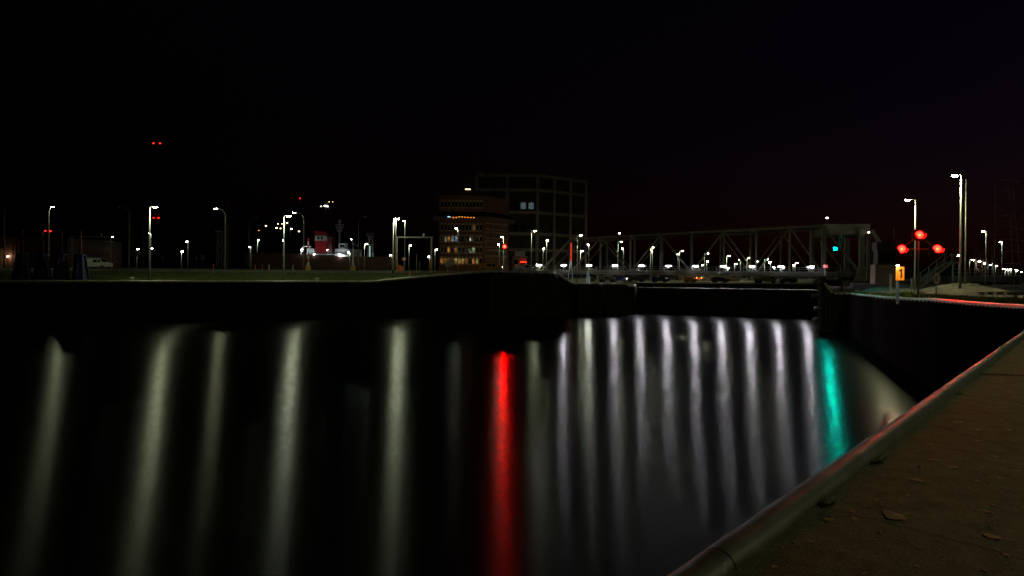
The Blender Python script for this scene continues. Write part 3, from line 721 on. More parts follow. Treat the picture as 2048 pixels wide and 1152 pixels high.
# green signal
D = 90; c = P(1668, 496, D); zb = gz(c.x, D)
tg = thing('dock_signal', 'slim black signal mast with one teal green lamp before the bascule pier', 'signal', (P(1684, 496, D).x, c.y, zb - .1))
zz = c.z - zb
b = MB(); b.tube([(0, 0, 0), (0, 0, zz + 1.9)], .10, 10); b.tube([(-.35, 0, 0), (-.35, 0, zz + 2.1)], .05, 8); b.build('mast', BLACK, tg)
b = MB(); b.beam((-1.05, 0, zz), (0, 0, zz), .08); b.build('bracket', BLACK, tg)
signal_head(tg, -1.05, zz, .15, TEAL)
b = MB(); b.box(-1.3, -.8, -.50, -.03, zz - .26, zz - .22); b.box(-1.3, -1.27, -.5, -.03, zz - .22, zz + .1); b.box(-.83, -.8, -.5, -.03, zz - .22, zz + .1); b.build('spill_shield', BLACK, tg)  # added under and beside the lens to cut teal spill on the coping
# small red signal in the middle
D = 150; c = P(1009, 493, D); zb = gz(c.x, D)
tr = thing('traffic_signal', 'small signal post with one bright red lamp in front of the brick office block', 'signal', (c.x, c.y, zb))
b = MB(); b.tube([(.1, .1, 0), (.1, .1, c.z - zb + .5)], .09, 8); b.build('post', POLE, tr)
SR2 = mat('bright_red_signal_lens', (1, .02, .01), .3, 0, 0, emit=1500, ecol=(1, .0004, .0002))
signal_head(tr, 0, c.z - zb, .32, SR2)
# small red square light at pier
D = 110; c = P(1651, 533, D); zb = gz(c.x, D)
tr = thing('beacon', 'low post with a square pink red light at the foot of the pier', 'beacon', (c.x, c.y, zb))
b = MB(); b.beam((0, 0, 0), (0, 0, c.z - zb - .2), .15); b.build('post', POLE, tr)
b = MB(); b.box(-.25, .25, -.2, .2, c.z - zb - .2, c.z - zb + .25); b.build('light_box', mat('pink_light', (1, .4, .4), .4, 0, 0, emit=.8, ecol=(1, .18, .2)), tr)
# orange number sign
D = 47.5; c = P(1800, 547, D); zb = gz(c.x, D) ; w_ = 7.5 / F * D; h_ = 13.5 / F * D
sn = thing('berth_sign', 'glowing orange sign reading 1 on a pale blue post on the dock wall', 'sign', (c.x, c.y, zb), -.2)
b = MB(); b.beam((-.12, .08, -.1), (-.12, .08, c.z - zb - h_), .15, .13); b.build('post', mat('pale_blue_post', (.45, .6, .75), .4, 0, .1), sn)
b = MB(); b.box(-w_, w_, -.04, .04, c.z - zb - h_, c.z - zb + h_); b.build('sign_board', mat('backlit_orange', (.95, .35, .03), .5, 0, .08, emit=.75, ecol=(1, .24, .008)), sn)
zc = c.z - zb; k = h_
b = MB(); b.prism_y([(.02 * 1, zc - .65 * k), (.115, zc - .65 * k), (.115, zc + .68 * k), (.03, zc + .68 * k), (-.13, zc + .42 * k), (-.09, zc + .27 * k), (.02, zc + .40 * k)], -.05, -.041); b.build('numeral', BLACK, sn)
b = MB(); b.beam((-.1, 0, zc + h_), (-.22, -.3, zc + h_ + .1), .03); b.build('lamp_arm', POLE, sn)
b = MB(); b.ell((-.26, -.34, zc + h_ + .08), .09, .07, .06); b.build('sign_lamp', mat('sign_lamp_white', (1, 1, 1), .3, 0, 0, emit=90, ecol=(.85, .95, 1)), sn)

# ---------------------------------------------------------------- right bank furniture
BOL = mat('bollard_grey_paint', (.34, .33, .29), .6, .0, .3, 4)
def bollard(px, by, wpx, label, mtl=BOL, D=None, hpx=None):
    k = (px - 1024) / F; e = edge(px)
    Y = D or e + .9; X = k * Y; s = wpx / F * Y / .9; z = gz(X, Y)
    t_ = thing('bollard', label, 'bollard', (X, Y, z - .03), 0, 'mooring bollards along the dock edges')
    b = MB(); b.lathe([(.30 * s, 0), (.26 * s, .08 * s), (.22 * s, .5 * s), (.25 * s, .62 * s)], 16); b.build('stem', mtl, t_, smooth=True)
    b = MB(); b.lathe([(.25 * s, .6 * s), (.44 * s, .64 * s), (.47 * s, .72 * s), (.38 * s, .82 * s), (.12 * s, .88 * s)], 16); b.build('cap', mtl, t_, smooth=True)
bollard(1713, 587, 9, 'smallest mushroom bollard near the dock corner')
bollard(1764, 590, 12, 'grey mushroom bollard left of the orange sign')
bollard(1862, 597, 16, 'largest mushroom bollard beside the lifebuoy')
bollard(264, 560, 10, 'white mushroom bollard left of the tall lamp on the left quay', WHITE)
bollard(634, 566, 9, 'white mushroom bollard below the red funnel ship', WHITE)
p = P(1873, 570, 50); zb = gz(p.x, p.y)
lb = thing('lifebuoy_stand', 'pale lifebuoy on a thin post left of the mound', 'lifebuoy', (p.x, p.y, zb))
b = MB(); b.tube([(0, .05, 0), (0, .05, 1.1)], .03, 8); b.build('post', DARKP, lb)
b = MB(); n = 20; b.tube([(.18 * math.cos(6.2832 * i / n), 0, 1.25 + .32 * math.sin(6.2832 * i / n)) for i in range(n + 1)], .075, 8, False); b.build('lifebuoy', mat('lifebuoy_pale', (.6, .45, .38), .5, 0, .2, 3), lb, smooth=True)
for i, (px, py) in enumerate(((1691, 587), (1741, 590), (1841, 596))):
    k = (px - 1024) / F; Y = edge(px) + .3; X = k * Y
    b = MB(); b.box(-.03, .03, -.03, .03, 0, .32); o = b.build('marker_peg', YEL, None, (X, Y, gz(X, Y) + .08)); o.rotation_euler = (0, -.2 * i, 0)
    tag(o, ['leftmost', 'middle', 'rightmost, leaning'][i] + ' little yellow peg on the kerb of the right dock wall', 'peg', 'yellow pegs on the right dock wall')
# post near the stair (pale) and slim poles
for px, y0_, y1_, D, lab in ((1781, 548, 576, 70, 'thick pale post left of the orange sign'), (1823, 556, 572, 62, 'short thin pale post right of the orange sign')):
    p = P(px, y1_, D); q = P(px, y0_, D); b = MB(); b.tube([(0, 0, min(-.1, gz(p.x, p.y) - p.z)), (0, 0, q.z - p.z)], .12 if px < 1800 else .05, 8)
    tag(b.build('post', POLE, None, p), lab, 'post')
# trestle barriers at mound foot
p = P(1942, 574, 56); zb = gz(p.x, p.y)
tb = thing('trestle_barrier', 'striped trestle barrier boards at the foot of the tallest lamp post', 'barrier', (p.x, p.y, zb), .1)
for i in range(3):
    b = MB(); b.box(-.45, .55 - i * .1, -.05 - i * .12, -.01 - i * .12, .22 + i * .2, .34 + i * .2); b.build('board', WHITE, tb)
for x in (-.4, 0, .45):
    b = MB(); b.beam((x, .1, 0), (x, -.3, .8), .06); b.build('leg', POLE, tb)
# guard rail with white posts
gr_ = thing('guard_rail', 'low dark guard rail on short white posts by the right road', 'guard rail', (0, 0, 0))
pp = []
for px, py in ((1955, 592), (1972, 592), (1990, 592), (2010, 592), (2032, 592), (2056, 593), (2085, 594)):
    p = P(px, py, 42.5); p.z = gz(p.x, p.y); pp.append(p)
for i, p in enumerate(pp):
    b = MB(); b.box(-.07, .07, -.05, .05, 0, .45); b.build('rail_post', WHITE if i < 4 else DARKP, gr_, p)
b = MB()
for a_, c_ in zip(pp, pp[1:]): b.beam(a_ + Vector((0, .09, .38)), c_ + Vector((0, .09, .38)), .06, .2)
b.build('rail', DARKP, gr_)
# dark portacabin / parked things on right road
p = P(1977, 552, 110); b = MB()
t_ = thing('concrete_barrier', 'dark low barrier wall with pale feet beside the right road', 'barrier', (p.x, p.y, gz(p.x, p.y)))
b.prism_y([(-2.6, .1), (2.6, .1), (2.5, .9), (-2.5, .9)], -.25, .25); b.build('wall', WALLD, t_)
for i in range(5):
    b = MB(); b.frust((-2.2 + i * 1.1, 0, 0), .3, .35, (-2.2 + i * 1.1, 0, .18), .2, .3); b.build('foot', COPE, t_)
b = MB(); b.box(.2, 1.0, -.3, -.26, .7, .88); b.build('red_light', REDT, t_)
# bare poles right
for px, y0_, D, lab in ((1985, 495, 105, 'bare grey pole left of the lit lamp by the lattice tower'), (1906, 508, 130, 'short bare pole right of the red signals')):
    q = P(px, y0_, D); z_ = gz(q.x, q.y); b = MB(); b.tube([(0, 0, 0), (0, 0, q.z - z_)], .09, 8); tag(b.build('pole', POLE, None, (q.x, q.y, z_), True), lab, 'pole')

# lattice
def lattice(b, w0, w1, h, n, t=.12, lean=0, sparse=False):
    for i in range(n):
        za, zb_ = h * i / n, h * (i + 1) / n
        wa, wb_ = w0 + (w1 - w0) * i / n, w0 + (w1 - w0) * (i + 1) / n
        xa, xb = lean * i / n, lean * (i + 1) / n
        ca = [(xa - wa, -wa, za), (xa + wa, -wa, za), (xa + wa, wa, za), (xa - wa, wa, za)]
        cb_ = [(xb - wb_, -wb_, zb_), (xb + wb_, -wb_, zb_), (xb + wb_, wb_, zb_), (xb - wb_, wb_, zb_)]
        for j in range(4):
            b.beam(ca[j], cb_[j], t * 1.5); b.beam(cb_[j], cb_[(j + 1) % 4], t)
            if sparse and j % 2: continue
            if (i + j) % 2 or sparse: b.beam(ca[j], cb_[(j + 1) % 4], t)
            else: b.beam(ca[(j + 1) % 4], cb_[j], t)
p = P(2036, 550, 90); z_ = gz(p.x, p.y); q = P(2020, 362, 90)
LATR = mat('rusty_lattice_steel', (.17, .085, .07), .7, .2, .3)
lt = thing('lattice_tower', 'tall leaning reddish lattice tower at the right edge', 'tower', (p.x, p.y, z_), .3)
b = MB(); lattice(b, 1.8, 1.15, q.z - z_, 9, .085, lean=-1.4, sparse=True); b.build('lattice_frame', LATR, lt)
b = MB(); b.frust((0, 0, -.1), 2.3, 2.3, (0, 0, .3), 2.1, 2.1); b.build('footing', CONC, lt)
p = P(1962, 548, 190); z_ = gz(p.x, p.y)
lt = thing('lattice_tower', 'small dark lattice mast behind the second tallest right lamp', 'tower', (p.x, p.y, z_)); b = MB(); lattice(b, 1.2, .7, P(1962, 470, 190).z - z_, 6, .12); b.build('lattice_frame', LATR, lt)
b = MB(); b.box(-1.3, 1.3, -1.3, 1.3, P(1962, 470, 190).z - z_, P(1962, 470, 190).z - z_ + .3); b.build('platform', DARKP, lt)
for px, top, base, D, lab in ((440, 463, 527, 230, 'dark lattice tower with platform left of the curved lit lamp'), (741, 468, 527, 220, 'lattice floodlight tower right of the ship')):
    p = P(px, base, D); z_ = gz(p.x, p.y); h = P(px, top + 5, D).z - z_
    lt = thing('lattice_tower', lab, 'tower', (p.x, p.y, z_)); b = MB(); lattice(b, .95, .6, h, 6, .13); b.build('lattice_frame', POLE if px > 700 else DARKP, lt)
    b = MB(); b.box(-1.1, 1.1, -1.1, 1.1, h, h + .2); b.build('platform', POLE if px > 700 else DARKP, lt)
    for i in range(4):
        b = MB(); x = -1.0 + i * .66; b.beam((x, -.8, h + .2), (x, -.8, h + .8), .06); b.box(x - .22, x + .22, -1.0, -.7, h + .7, h + 1.05); b.build('floodlight', HEAD, lt)
    if px > 700:
        b = MB(); b.beam((0, -1.25, .2), (0, -1.25, h * .72), .28); b.build('lit_pole', mat('lit_pole_glow', (.8, .9, .85), .4, 0, 0, emit=.5, ecol=(.75, 1, .85)), lt)  # pole's lit look put in as emission of its own

# radio mast with red lamps
p = P(313, 530, 560); z_ = gz(p.x, p.y); h = P(313, 291, 560).z - z_
lt = thing('radio_mast', 'very tall thin radio mast with two pairs of red warning lamps', 'mast', (p.x, p.y, z_))
b = MB(); lattice(b, 1.8, 1.0, h, 24, .32); b.build('lattice_frame', mat('mast_red', (.35, .04, .03), .7, 0, .2), lt)
for yv, w_ in ((287, 6.5), (436, 4.5)):
    zq = P(313, yv, 560).z - z_; ww = w_ / F * 560
    b = MB(); b.box(-ww - .6, ww + .6, -1.4, 1.4, zq - 1.3, zq - .9); b.build('platform', DARKP, lt)
    for s_ in (-1, 1):
        b = MB(); b.ell((s_ * ww, -1.2, zq), .7, .5, .5); b.build('warning_lamp', REDL, lt)
# other dark slim masts
for px, top, D, r_, lab, mt_ in ((455, 402, 180, .35, 'thick unlit dark chimney pole right of the lit curved lamp', REDD), (962, 292, 300, .25, 'thin dark aerial rising left on the concrete block', REDD), (498, 430, 200, .12, 'thin bare pole left of the ship', DARKP), (766, 497, 170, .0, '', DARKP)):
    if r_ == 0: continue
    q = P(px, top, D); z_ = gz(q.x, q.y); b = MB(); b.tube([(0, 0, 0), (0, 0, q.z - z_)], [r_, r_ * .6], 8); tag(b.build('mast', mt_, None, (q.x, q.y, z_)), lab, 'mast')
# red beacon mast left
q = P(97, 462, 330); z_ = gz(q.x, q.y); bm = thing('beacon_mast', 'distant mast with red lamps crossing the curved lamp post', 'mast', (q.x, q.y, z_))
b = MB(); b.tube([(0, 0, 0), (0, 0, q.z - z_)], [.5, .3], 8); b.build('mast', REDD, bm)
for x in (-1.6, 0.9):
    b = MB(); b.ell((x, 0, q.z - z_), .55 if x > 0 else .35, .35, .3); b.build('warning_lamp', REDL, bm)
b = MB(); b.beam((-1.8, 0, q.z - z_ - .35), (1.5, 0, q.z - z_ - .35), .2); b.build('cross_arm', DARKP, bm)

# ---------------------------------------------------------------- left: buoys, warehouse, gantries, van
def buoy(px, lab, mast_top, D=91.5):
    k = (px - 1024) / F; Y = edge(px) + 2.2; X = k * Y; z = gz(X, Y)
    t_ = thing('spar_buoy', lab, 'buoy', (X, Y, z), rnd.uniform(0, 1), 'stored navigation buoys on the left quay')
    h = 3.4
    b = MB(); b.lathe([(1.0, 0), (.98, .3), (.78, 1.5), (.6, 2.9), (.55, h)], 8); b.build('cone_body', BLUE, t_)
    b = MB(); b.lathe([(.70, h), (.70, h + .22), (.2, h + .24)], 8); b.build('collar', BLUE, t_)
    for a_ in range(4):
        b = MB(); ca, sa = math.cos(a_ * 1.571), math.sin(a_ * 1.571); b.beam((ca * 1.1, sa * 1.1, 0), (ca * .62, sa * .62, h), .14); b.build('side_rib', BLUE, t_)
    top = P(px, mast_top, Y).z - z
    b = MB(); b.tube([(0, 0, h), (0, 0, top)], [.17, .1], 8); b.build('mast', REDD, t_)
buoy(44, 'leftmost dark blue conical buoy with a faint mast', 460)
buoy(84, 'dark blue conical buoy directly left of the curved lamp post', 462)
buoy(123, 'dark blue conical buoy with slim mast right of the curved lamp post', 462)
buoy(161, 'rightmost dark blue conical buoy, beside the white van', 462)
p = P(-20, 535, 160); wz = gz(p.x, p.y)
wh = thing('warehouse', 'low warehouse with ribbed reddish cladding behind the blue buoys', 'warehouse', (p.x, p.y, wz), .06)
b = MB(); b.box(-30, 17.5, 0, 25, 0, 7.0); b.build('wall', RUSTW, wh)
b = MB()
for i in range(60): x = -30 + i * .79; b.box(x, x + .3, -.12, -.003, .4, 6.9)
b.build('cladding_ribs', RUSTW, wh)
b = MB(); b.prism_y([(-30.3, 7.01), (17.8, 7.01), (17.8, 7.2), (-6, 8.0), (-30.3, 7.2)], -.4, 25.3); b.build('roof', WALLD, wh)
b = MB(); b.box(-4, 3.4, -.2, -.125, 0, 4.5); b.build('door', mat('shutter_tan', (.32, .2, .13), .7, 0, .15), wh)
for x in (-2.2, 4.4):
    b = MB(); b.ell((x, -.6, 3.0 if x < 0 else 2.6), .22, .15, .12); b.build('wall_lamp', mat('warm_wall_lamp', (1, .8, .5), .3, 0, 0, emit=60, ecol=(1, .75, .45)), wh)
def gantry(pxa, pxb, ytop, D, lab):
    a = P(pxa, ytop, D); c = P(pxb, ytop + 4, D); z_ = gz(a.x, D); w = c.x - a.x; h = a.z - z_
    t_ = thing('height_gantry', lab, 'height gantry', (a.x, a.y, z_))
    b = MB(); b.box(-.3, w + .3, -.15, .15, h - .25, h); b.build('crossbar', COPE, t_)
    for x in (0, w):
        b = MB(); b.box(x - .16, x + .16, -.14, .14, 2.6, h - .251); b.build('leg', COPE, t_)
        b = MB(); b.m = 0; b.box(x - .2, x + .2, -.18, .18, 0, 2.599)
        b.m = 1
        for k_ in range(5): b.box(x - .205, x + .205, -.186, .186, .35 + k_ * .45, .55 + k_ * .45)
        b.build('striped_base', [YEL, BLACK], t_)
    b = MB(); b.box(w * .75, w * .75 + .3, -.1, .1, h, h + .7); b.build('sign_plate', WHITE, t_)
    return t_
gantry(143, 221, 472, 150, 'pale height limit gantry over the road beside the white van')
gantry(794, 863, 473, 140, 'height limit gantry over the road left of the brick office block')
# road sign box etc
def van(px, D, rz_, L_, H_, body, lab, roof=True, cat='van', name='van', lights=True, z_=None, grp=None):
    p = P(px, 540, D); z0 = gz(p.x, p.y) + .04 if z_ is None else z_
    t_ = thing(name, lab, cat, (p.x, p.y, z0), rz_, grp)
    l = L_ / 2; w = .95
    b = MB(); b.prism_y([(-l, .35), (l, .35), (l, .95), (l - .25, 1.1), (l - .9, H_ * .62), (l - 1.5, H_ - .08), (l - 1.9, H_), (-l + .1, H_), (-l, H_ - .15)], -w, w); b.build('body', body, t_)
    for s_ in (-1, 1):
        y = s_ * (w + .012)
        for x0, x1 in ((l - 1.75, l - 1.15), (l - 2.7, l - 1.9)):
            b = MB(); b.prism_y([(x0, H_ * .60), (x1, H_ * .60), (x1 - .22 if x0 > l - 2 else x1, H_ * .86), (x0, H_ * .86)], min(y, y - s_ * .01), max(y, y - s_ * .01)); b.build('window', GLASS, t_)
        for x in (-l + .85, l - .85):
            b = MB(); n = 16; b.disc_y((x, .34), .34, s_ * w - .1 * (s_ > 0) - 0 if s_ > 0 else -w - .03, w + .03 if s_ > 0 else -w + .1, n); wv = b.build('wheel', TYRE, t_)
            r2 = MB(); r2.disc_y((x, .34), .18, s_ * (w + .045) - .01, s_ * (w + .045) + .01, 12); r2.build('rim', POLE, wv)
    b = MB(); b.face([(l - .92, -w * .85, H_ * .63), (l - .92, w * .85, H_ * .63), (l - 1.48, w * .8, H_ - .1), (l - 1.48, -w * .8, H_ - .1)])
    for i, v_ in enumerate(b.v): b.v[i] = (v_[0] + .03, v_[1], v_[2] + .01)
    b.build('windscreen', GLASS, t_)
    for s_ in (-1, 1):
        b = MB(); b.box(l - .02, l + .03, s_ * .7 - .15, s_ * .7 + .15, .72, .9); b.build('headlight', HEADL if lights else WHITE, t_)
        b = MB(); b.box(-l - .03, -l + .01, s_ * .82 - .08, s_ * .82 + .08, .9, 1.3); b.build('tail_light', RED, t_)
    if roof:
        b = MB()
        for y in (-.7, .7): b.beam((-l + .3, y, H_ + .18), (l - 2.0, y, H_ + .18), .06)
        for i in range(5): x = -l + .4 + i * .6; b.beam((x, -.7, H_ + .18), (x, .7, H_ + .18), .05); b.beam((x, -.7, H_), (x, -.7, H_ + .18), .04); b.beam((x, .7, H_), (x, .7, H_ + .18), .04)
        b.build('roof_rack', POLE, t_)
    return t_
van(195, 131, -.12, 5.0, 1.95, WHITE, 'white van with roof rack parked on the left bank road', True, lights=False)
# fence along the bank by the buoys
fn = thing('wire_fence', 'thin wire fence on dark posts along the left quay', 'fence', (0, 0, 0))
pts = []
for px in range(60, 262, 33):
    k = (px - 1024) / F; Y = edge(px) + 1.5; pts.append(Vector((k * Y, Y, gz(k * Y, Y))))
for p in pts:
    b = MB(); b.beam((0, 0, 0), (0, 0, 1.3), .05); b.build('fence_post', DARKP, fn, p)
b = MB()
for a_, c_ in zip(pts, pts[1:]):
    for z in (.6, 1.25): b.beam(a_ + Vector((0, 0, z)), c_ + Vector((0, 0, z)), .025)
b.build('wire', POLE, fn)
# signs
def sign(px, py, D, w_, h_, lab, shape='box', col=WHITE, ring=None):
    c = P(px, py, D); z_ = gz(c.x, D); t_ = thing('road_sign', lab, 'sign', (c.x, c.y, z_)); z = c.z - z_
    b = MB(); b.tube([(0, .06, 0), (0, .06, z)], .05, 6); b.build('post', POLE, t_)
    b = MB()
    if shape == 'box': b.box(-w_ / 2, w_ / 2, -.03, .03, z - h_ / 2, z + h_ / 2); b.build('panel', col, t_)
    else:
        b.disc_y((0, z), w_ / 2, -.03, .03, 18); b.build('panel', ring or RED, t_)
        b = MB(); b.disc_y((0, z), w_ / 2 * .7, -.045, -.031, 18); b.build('face', col, t_)
sign(269, 506, 180, 3.0, 1.6, 'dark rectangular back of a road sign right of the gantry', 'box', HEAD)
sign(325, 514, 170, .9, .9, 'small round red sign right of the radio mast foot', 'disc', PALE)
sign(393, 516, 170, .7, .9, 'small reddish sign left of the lattice tower', 'disc', PALE)
sign(405, 515, 170, .9, 1.3, 'dark square sign beside the small reddish one', 'box', HEAD)
sign(808, 518, 145, .95, .9, 'round pale sign inside the height gantry', 'disc', WHITE)
sign(895, 529, 125, 1.0, .9, 'round dark ringed sign on the slope left of the brick block', 'disc', HEAD, PALE)
sign(902, 524, 135, 1.1, 1.3, 'blank grey square sign beside the round one before the brick block', 'box', COPE)
# small posts / bollards by the road
for i, (px, D, mt_, lab) in enumerate(((510, 128, ORANGE, 'orange road post farthest left of the ship'), (524, 128, ORANGE, 'second orange road post left of the ship'), (538, 130, WHITE, 'white road post left of the quay lamp'), (586, 130, WHITE, 'white road post beneath the curved lit lamp'), (820, 112, ORANGE, 'orange post on the grass below the gantry'), (833, 150, POLE, 'tall thin grey post inside the gantry opening'), (839, 155, POLE, 'shorter grey post inside the gantry opening'), (427, 128, ORANGE, 'orange marker post beside the lattice tower foot'))):
    k = (px - 1024) / F; X = k * D; z_ = gz(X, D); hh = {833: 3.8, 839: 2.2}.get(px, 1.05)
    b = MB(); b.lathe([(.09, 0), (.09, hh * .95), (.05, hh)], 8); tag(b.build('road_post', mt_, None, (X, D, z_)), lab, 'post')
# raised barriers
for px, top, D, lab in ((617, 476, 135, 'raised red and white barrier arm beside the ship funnel'), (706, 497, 135, 'raised barrier arm below the ship stern')):
    c = P(px, top, D); z_ = gz(c.x, D); h = c.z - z_; t_ = thing('road_barrier', lab, 'barrier', (c.x, c.y, z_))
    b = MB(); b.box(-.4, .4, -.35, .35, 0, .9); b.build('motor_box', YEL, t_)
    b = MB()
    n = 8
    for i in range(n): b.m = i % 2 if px < 700 else 0; b.box(-.11, .11, -.06, .06, .9 + (h - .9) * i / n, .9 + (h - .9) * (i + 1) / n)
    b.build('barrier_arm', [WHITE, RED], t_)
    b = MB(); b.beam((-.35, 0, .9), (-.1, 0, 2), .1); b.beam((.35, 0, .9), (.1, 0, 2), .1); b.build('counter_frame', POLE, t_)
# orange works unit
p = P(799, 530, 142); z_ = gz(p.x, p.y); t_ = thing('road_barrier', 'stack of orange works barriers under the gantry left leg', 'barrier', (p.x, p.y, z_))
for i in range(3):
    b = MB(); b.frust((i * .5 - .5, 0, 0), .28, .5, (i * .5 - .4, 0, 1.5 - i * .25), .2, .3); b.build('barrier_block', ORANGE, t_)

# ---------------------------------------------------------------- ship
D = 215; c = P(640, 533, D); z_ = 1.0
sh = thing('harbour_ship', 'ship with red funnel, white cabins and dark brown hull behind the left bank', 'ship', (c.x, c.y, z_ - .2), .02)
def sx(px): return (px - 640) / F * D
def sz_(py, px=640): return P(px, py, D).z - z_ + .2
b = MB(); b.prism_y([(sx(488), sz_(506)), (sx(500), -1.0), (sx(765), -1.0), (sx(778), sz_(512)), (sx(700), sz_(513)), (sx(600), sz_(508))], 0, 9); b.build('hull', HULL, sh)
b = MB(); b.prism_y([(sx(628), sz_(507)), (sx(648), sz_(507)), (sx(650), sz_(481)), (sx(627), sz_(481))], 1.5, 6); b.prism_y([(sx(627), sz_(471)), (sx(650), sz_(471)), (sx(648), sz_(463)), (sx(624), sz_(461))], 1.5, 6); b.build('funnel', RED, sh)
b = MB(); b.prism_y([(sx(626.5), sz_(481)), (sx(650.5), sz_(481)), (sx(650), sz_(471)), (sx(627), sz_(471))], 1.4, 6.1); fb = b.build('funnel_band', WHITE, sh)
for x in (634, 641):
    b = MB(); b.box(sx(x - 1.8), sx(x + 1.8), 1.36, 1.399, sz_(478), sz_(473)); b.build('window', GLASS, fb)
b = MB(); b.box(sx(651), sx(661), 1.7, 6, sz_(507), sz_(473)); b.build('funnel_casing', REDD, sh)
b = MB(); b.box(sx(668), sx(697), .8, 6.5, sz_(513), sz_(497)); b.build('deck_house', WHITE, sh)
b = MB(); b.box(sx(675), sx(688), 1.2, 5, sz_(497) + .004, sz_(486)); whs = b.build('wheelhouse', WHITE, sh)
b = MB(); b.box(sx(678), sx(686), 1.14, 1.19, sz_(493), sz_(489)); b.build('window', GLASS, whs)
b = MB(); b.box(sx(690), sx(692.5), .75, .799, sz_(508), sz_(503)); b.build('door', REDD, sh)
b = MB(); b.box(sx(612), sx(626), 1, 6, sz_(507), sz_(497)); b.build('aft_cabin', WHITE, sh)
b = MB(); b.box(sx(612), sx(700), .15, .6, sz_(509.5), sz_(507.5)); b.build('deck_edge', WHITE, sh)
b = MB()
for i in range(14): x = sx(628 + i * 3.6); b.beam((x, .3, sz_(507)), (x, .3, sz_(503)), .06)
b.beam((sx(628), .3, sz_(503)), (sx(675), .3, sz_(503)), .06); b.build('deck_railing', POLE, sh)
b = MB(); b.beam((sx(600), 1, sz_(508)), (sx(605), 1, sz_(493)), .3); b.beam((sx(612), 1, sz_(508)), (sx(617), 1, sz_(493)), .3); b.beam((sx(604), 1, sz_(493)), (sx(620), 1, sz_(493)), .3); b.build('stern_frame', WHITE, sh)
b = MB(); b.beam((sx(674), 3, sz_(487)), (sx(674), 3, sz_(437)), .45)
for yv, w_ in ((441, 4), (448, 8), (453, 6), (462, 4)): b.beam((sx(674 - w_), 3, sz_(yv)), (sx(674 + w_), 3, sz_(yv)), .3)
b.beam((sx(666), 3, sz_(448)), (sx(672), 3, sz_(462)), .25); b.beam((sx(682), 3, sz_(448)), (sx(676), 3, sz_(462)), .25); b.build('mast', mat('mast_grey', (.3, .28, .26), .6), sh)
DL = mat('ship_deck_light', (1, 1, 1), .3, 0, 0, emit=110, ecol=(.85, .95, 1))
for x, yv, s_ in ((604, 500, .28), (680, 510.5, .25), (628, 509, .14), (702, 478, .12), (655, 500, .12)):
    b = MB(); b.ell((sx(x), -.25, sz_(yv)), s_, s_ * .6, s_ * .7); b.build('deck_lamp', DL, sh)
b = MB()
b.box(sx(700), sx(716), 2, 6, sz_(512), sz_(498)); b.beam((sx(703), 2.5, sz_(498)), (sx(700), 2.5, sz_(476)), .25); b.beam((sx(700), 2.5, sz_(484)), (sx(712), 2.5, sz_(492)), .2); b.build('deck_crane', HEAD, sh)

# distant harbour lights on cranes
def crane(px, top, D, lights, lab):
    q = P(px, top, D); z_ = gz(q.x, q.y); h = q.z - z_; t_ = thing('harbour_crane', lab, 'crane', (q.x, q.y, z_))
    u = D / F
    b = MB()
    for s_ in (-1, 1): b.beam((s_ * 9 * u, 0, 0), (s_ * 5 * u, 0, h * .8), .9)
    b.beam((-5 * u, 0, h * .8), (0, 0, h), .8); b.beam((5 * u, 0, h * .8), (0, 0, h), .8); b.build('crane_legs', DARKP, t_)
    b = MB(); b.beam((-30 * u, 0, h * .62), (24 * u, 0, h * .62), 1.4); b.beam((0, 0, h), (-26 * u, 0, h * .62), .4); b.build('boom', DARKP, t_)
    for (lx, ly, m_, s_) in lights:
        w = P(lx, ly, D) - Vector(t_.location); b = MB(); b.ell((w.x, -1.5, w.z), s_, s_ * .5, s_ * .6, 8, 5); b.build('work_light', m_, t_)
        b = MB(); b.beam((w.x, -.9, w.z - 1.2), (w.x, -.9, w.z + .3), .3); b.build('light_bracket', DARKP, t_)
crane(600, 396, 800, [(601, 397, REDL, .7), (587, 428, DOT, .1)], 'distant dark crane with a single red top light')
crane(655, 402, 800, [(643, 413, DOT, .9), (651, 412, HEADL, 1.3), (656, 413, HEADL, .8), (659, 404, DOT, .5), (666, 404, AMB, .6)], 'distant dark crane with a cluster of white lights above the ship')
crane(575, 440, 700, [(533, 452, DOT, .9), (519, 461, AMB, .5), (554, 456, DOT, 1.0), (557, 448, DOT, .6), (565, 448, DOT, .6), (562, 457, DOT, .7), (575, 446, DOT, .8), (584, 458, HEADL, 1.0), (599, 463, DOT, .9)], 'distant dark crane with scattered yellow lights behind the quay lamp')

def uneven(m_, scale, lo=.48, hi=.66):
    n = m_.node_tree.nodes; l = m_.node_tree.links; b = n['Principled BSDF']
    ge = n.new('ShaderNodeTexCoord'); nz = n.new('ShaderNodeTexNoise'); nz.inputs['Scale'].default_value = scale; nz.inputs['Detail'].default_value = 2
    oi = n.new('ShaderNodeObjectInfo'); ad = n.new('ShaderNodeVectorMath'); ad.operation = 'ADD'
    l.new(ge.outputs['Object'], ad.inputs[0]); l.new(oi.outputs['Location'], ad.inputs[1]); l.new(ad.outputs[0], nz.inputs['Vector'])
    mr = n.new('ShaderNodeMapRange'); mr.inputs[1].default_value = lo; mr.inputs[2].default_value = hi; mr.inputs[3].default_value = .04
    mr.inputs[4].default_value = b.inputs['Emission Strength'].default_value * 1.7
    l.new(nz.outputs['Fac'], mr.inputs[0]); l.new(mr.outputs[0], b.inputs['Emission Strength'])
# ---------------------------------------------------------------- brick office block
D = 200; base = P(969, 533, D); z_ = gz(base.x, D)
BK = thing('brick_office_block', 'dark brick office block with rows of windows and a jutting upper band', 'office building', (base.x, D, z_), 0)
uu = D / F
WL = 92 * uu; WR = 13.0; bz = lambda py: P(969, py, D).z - z_
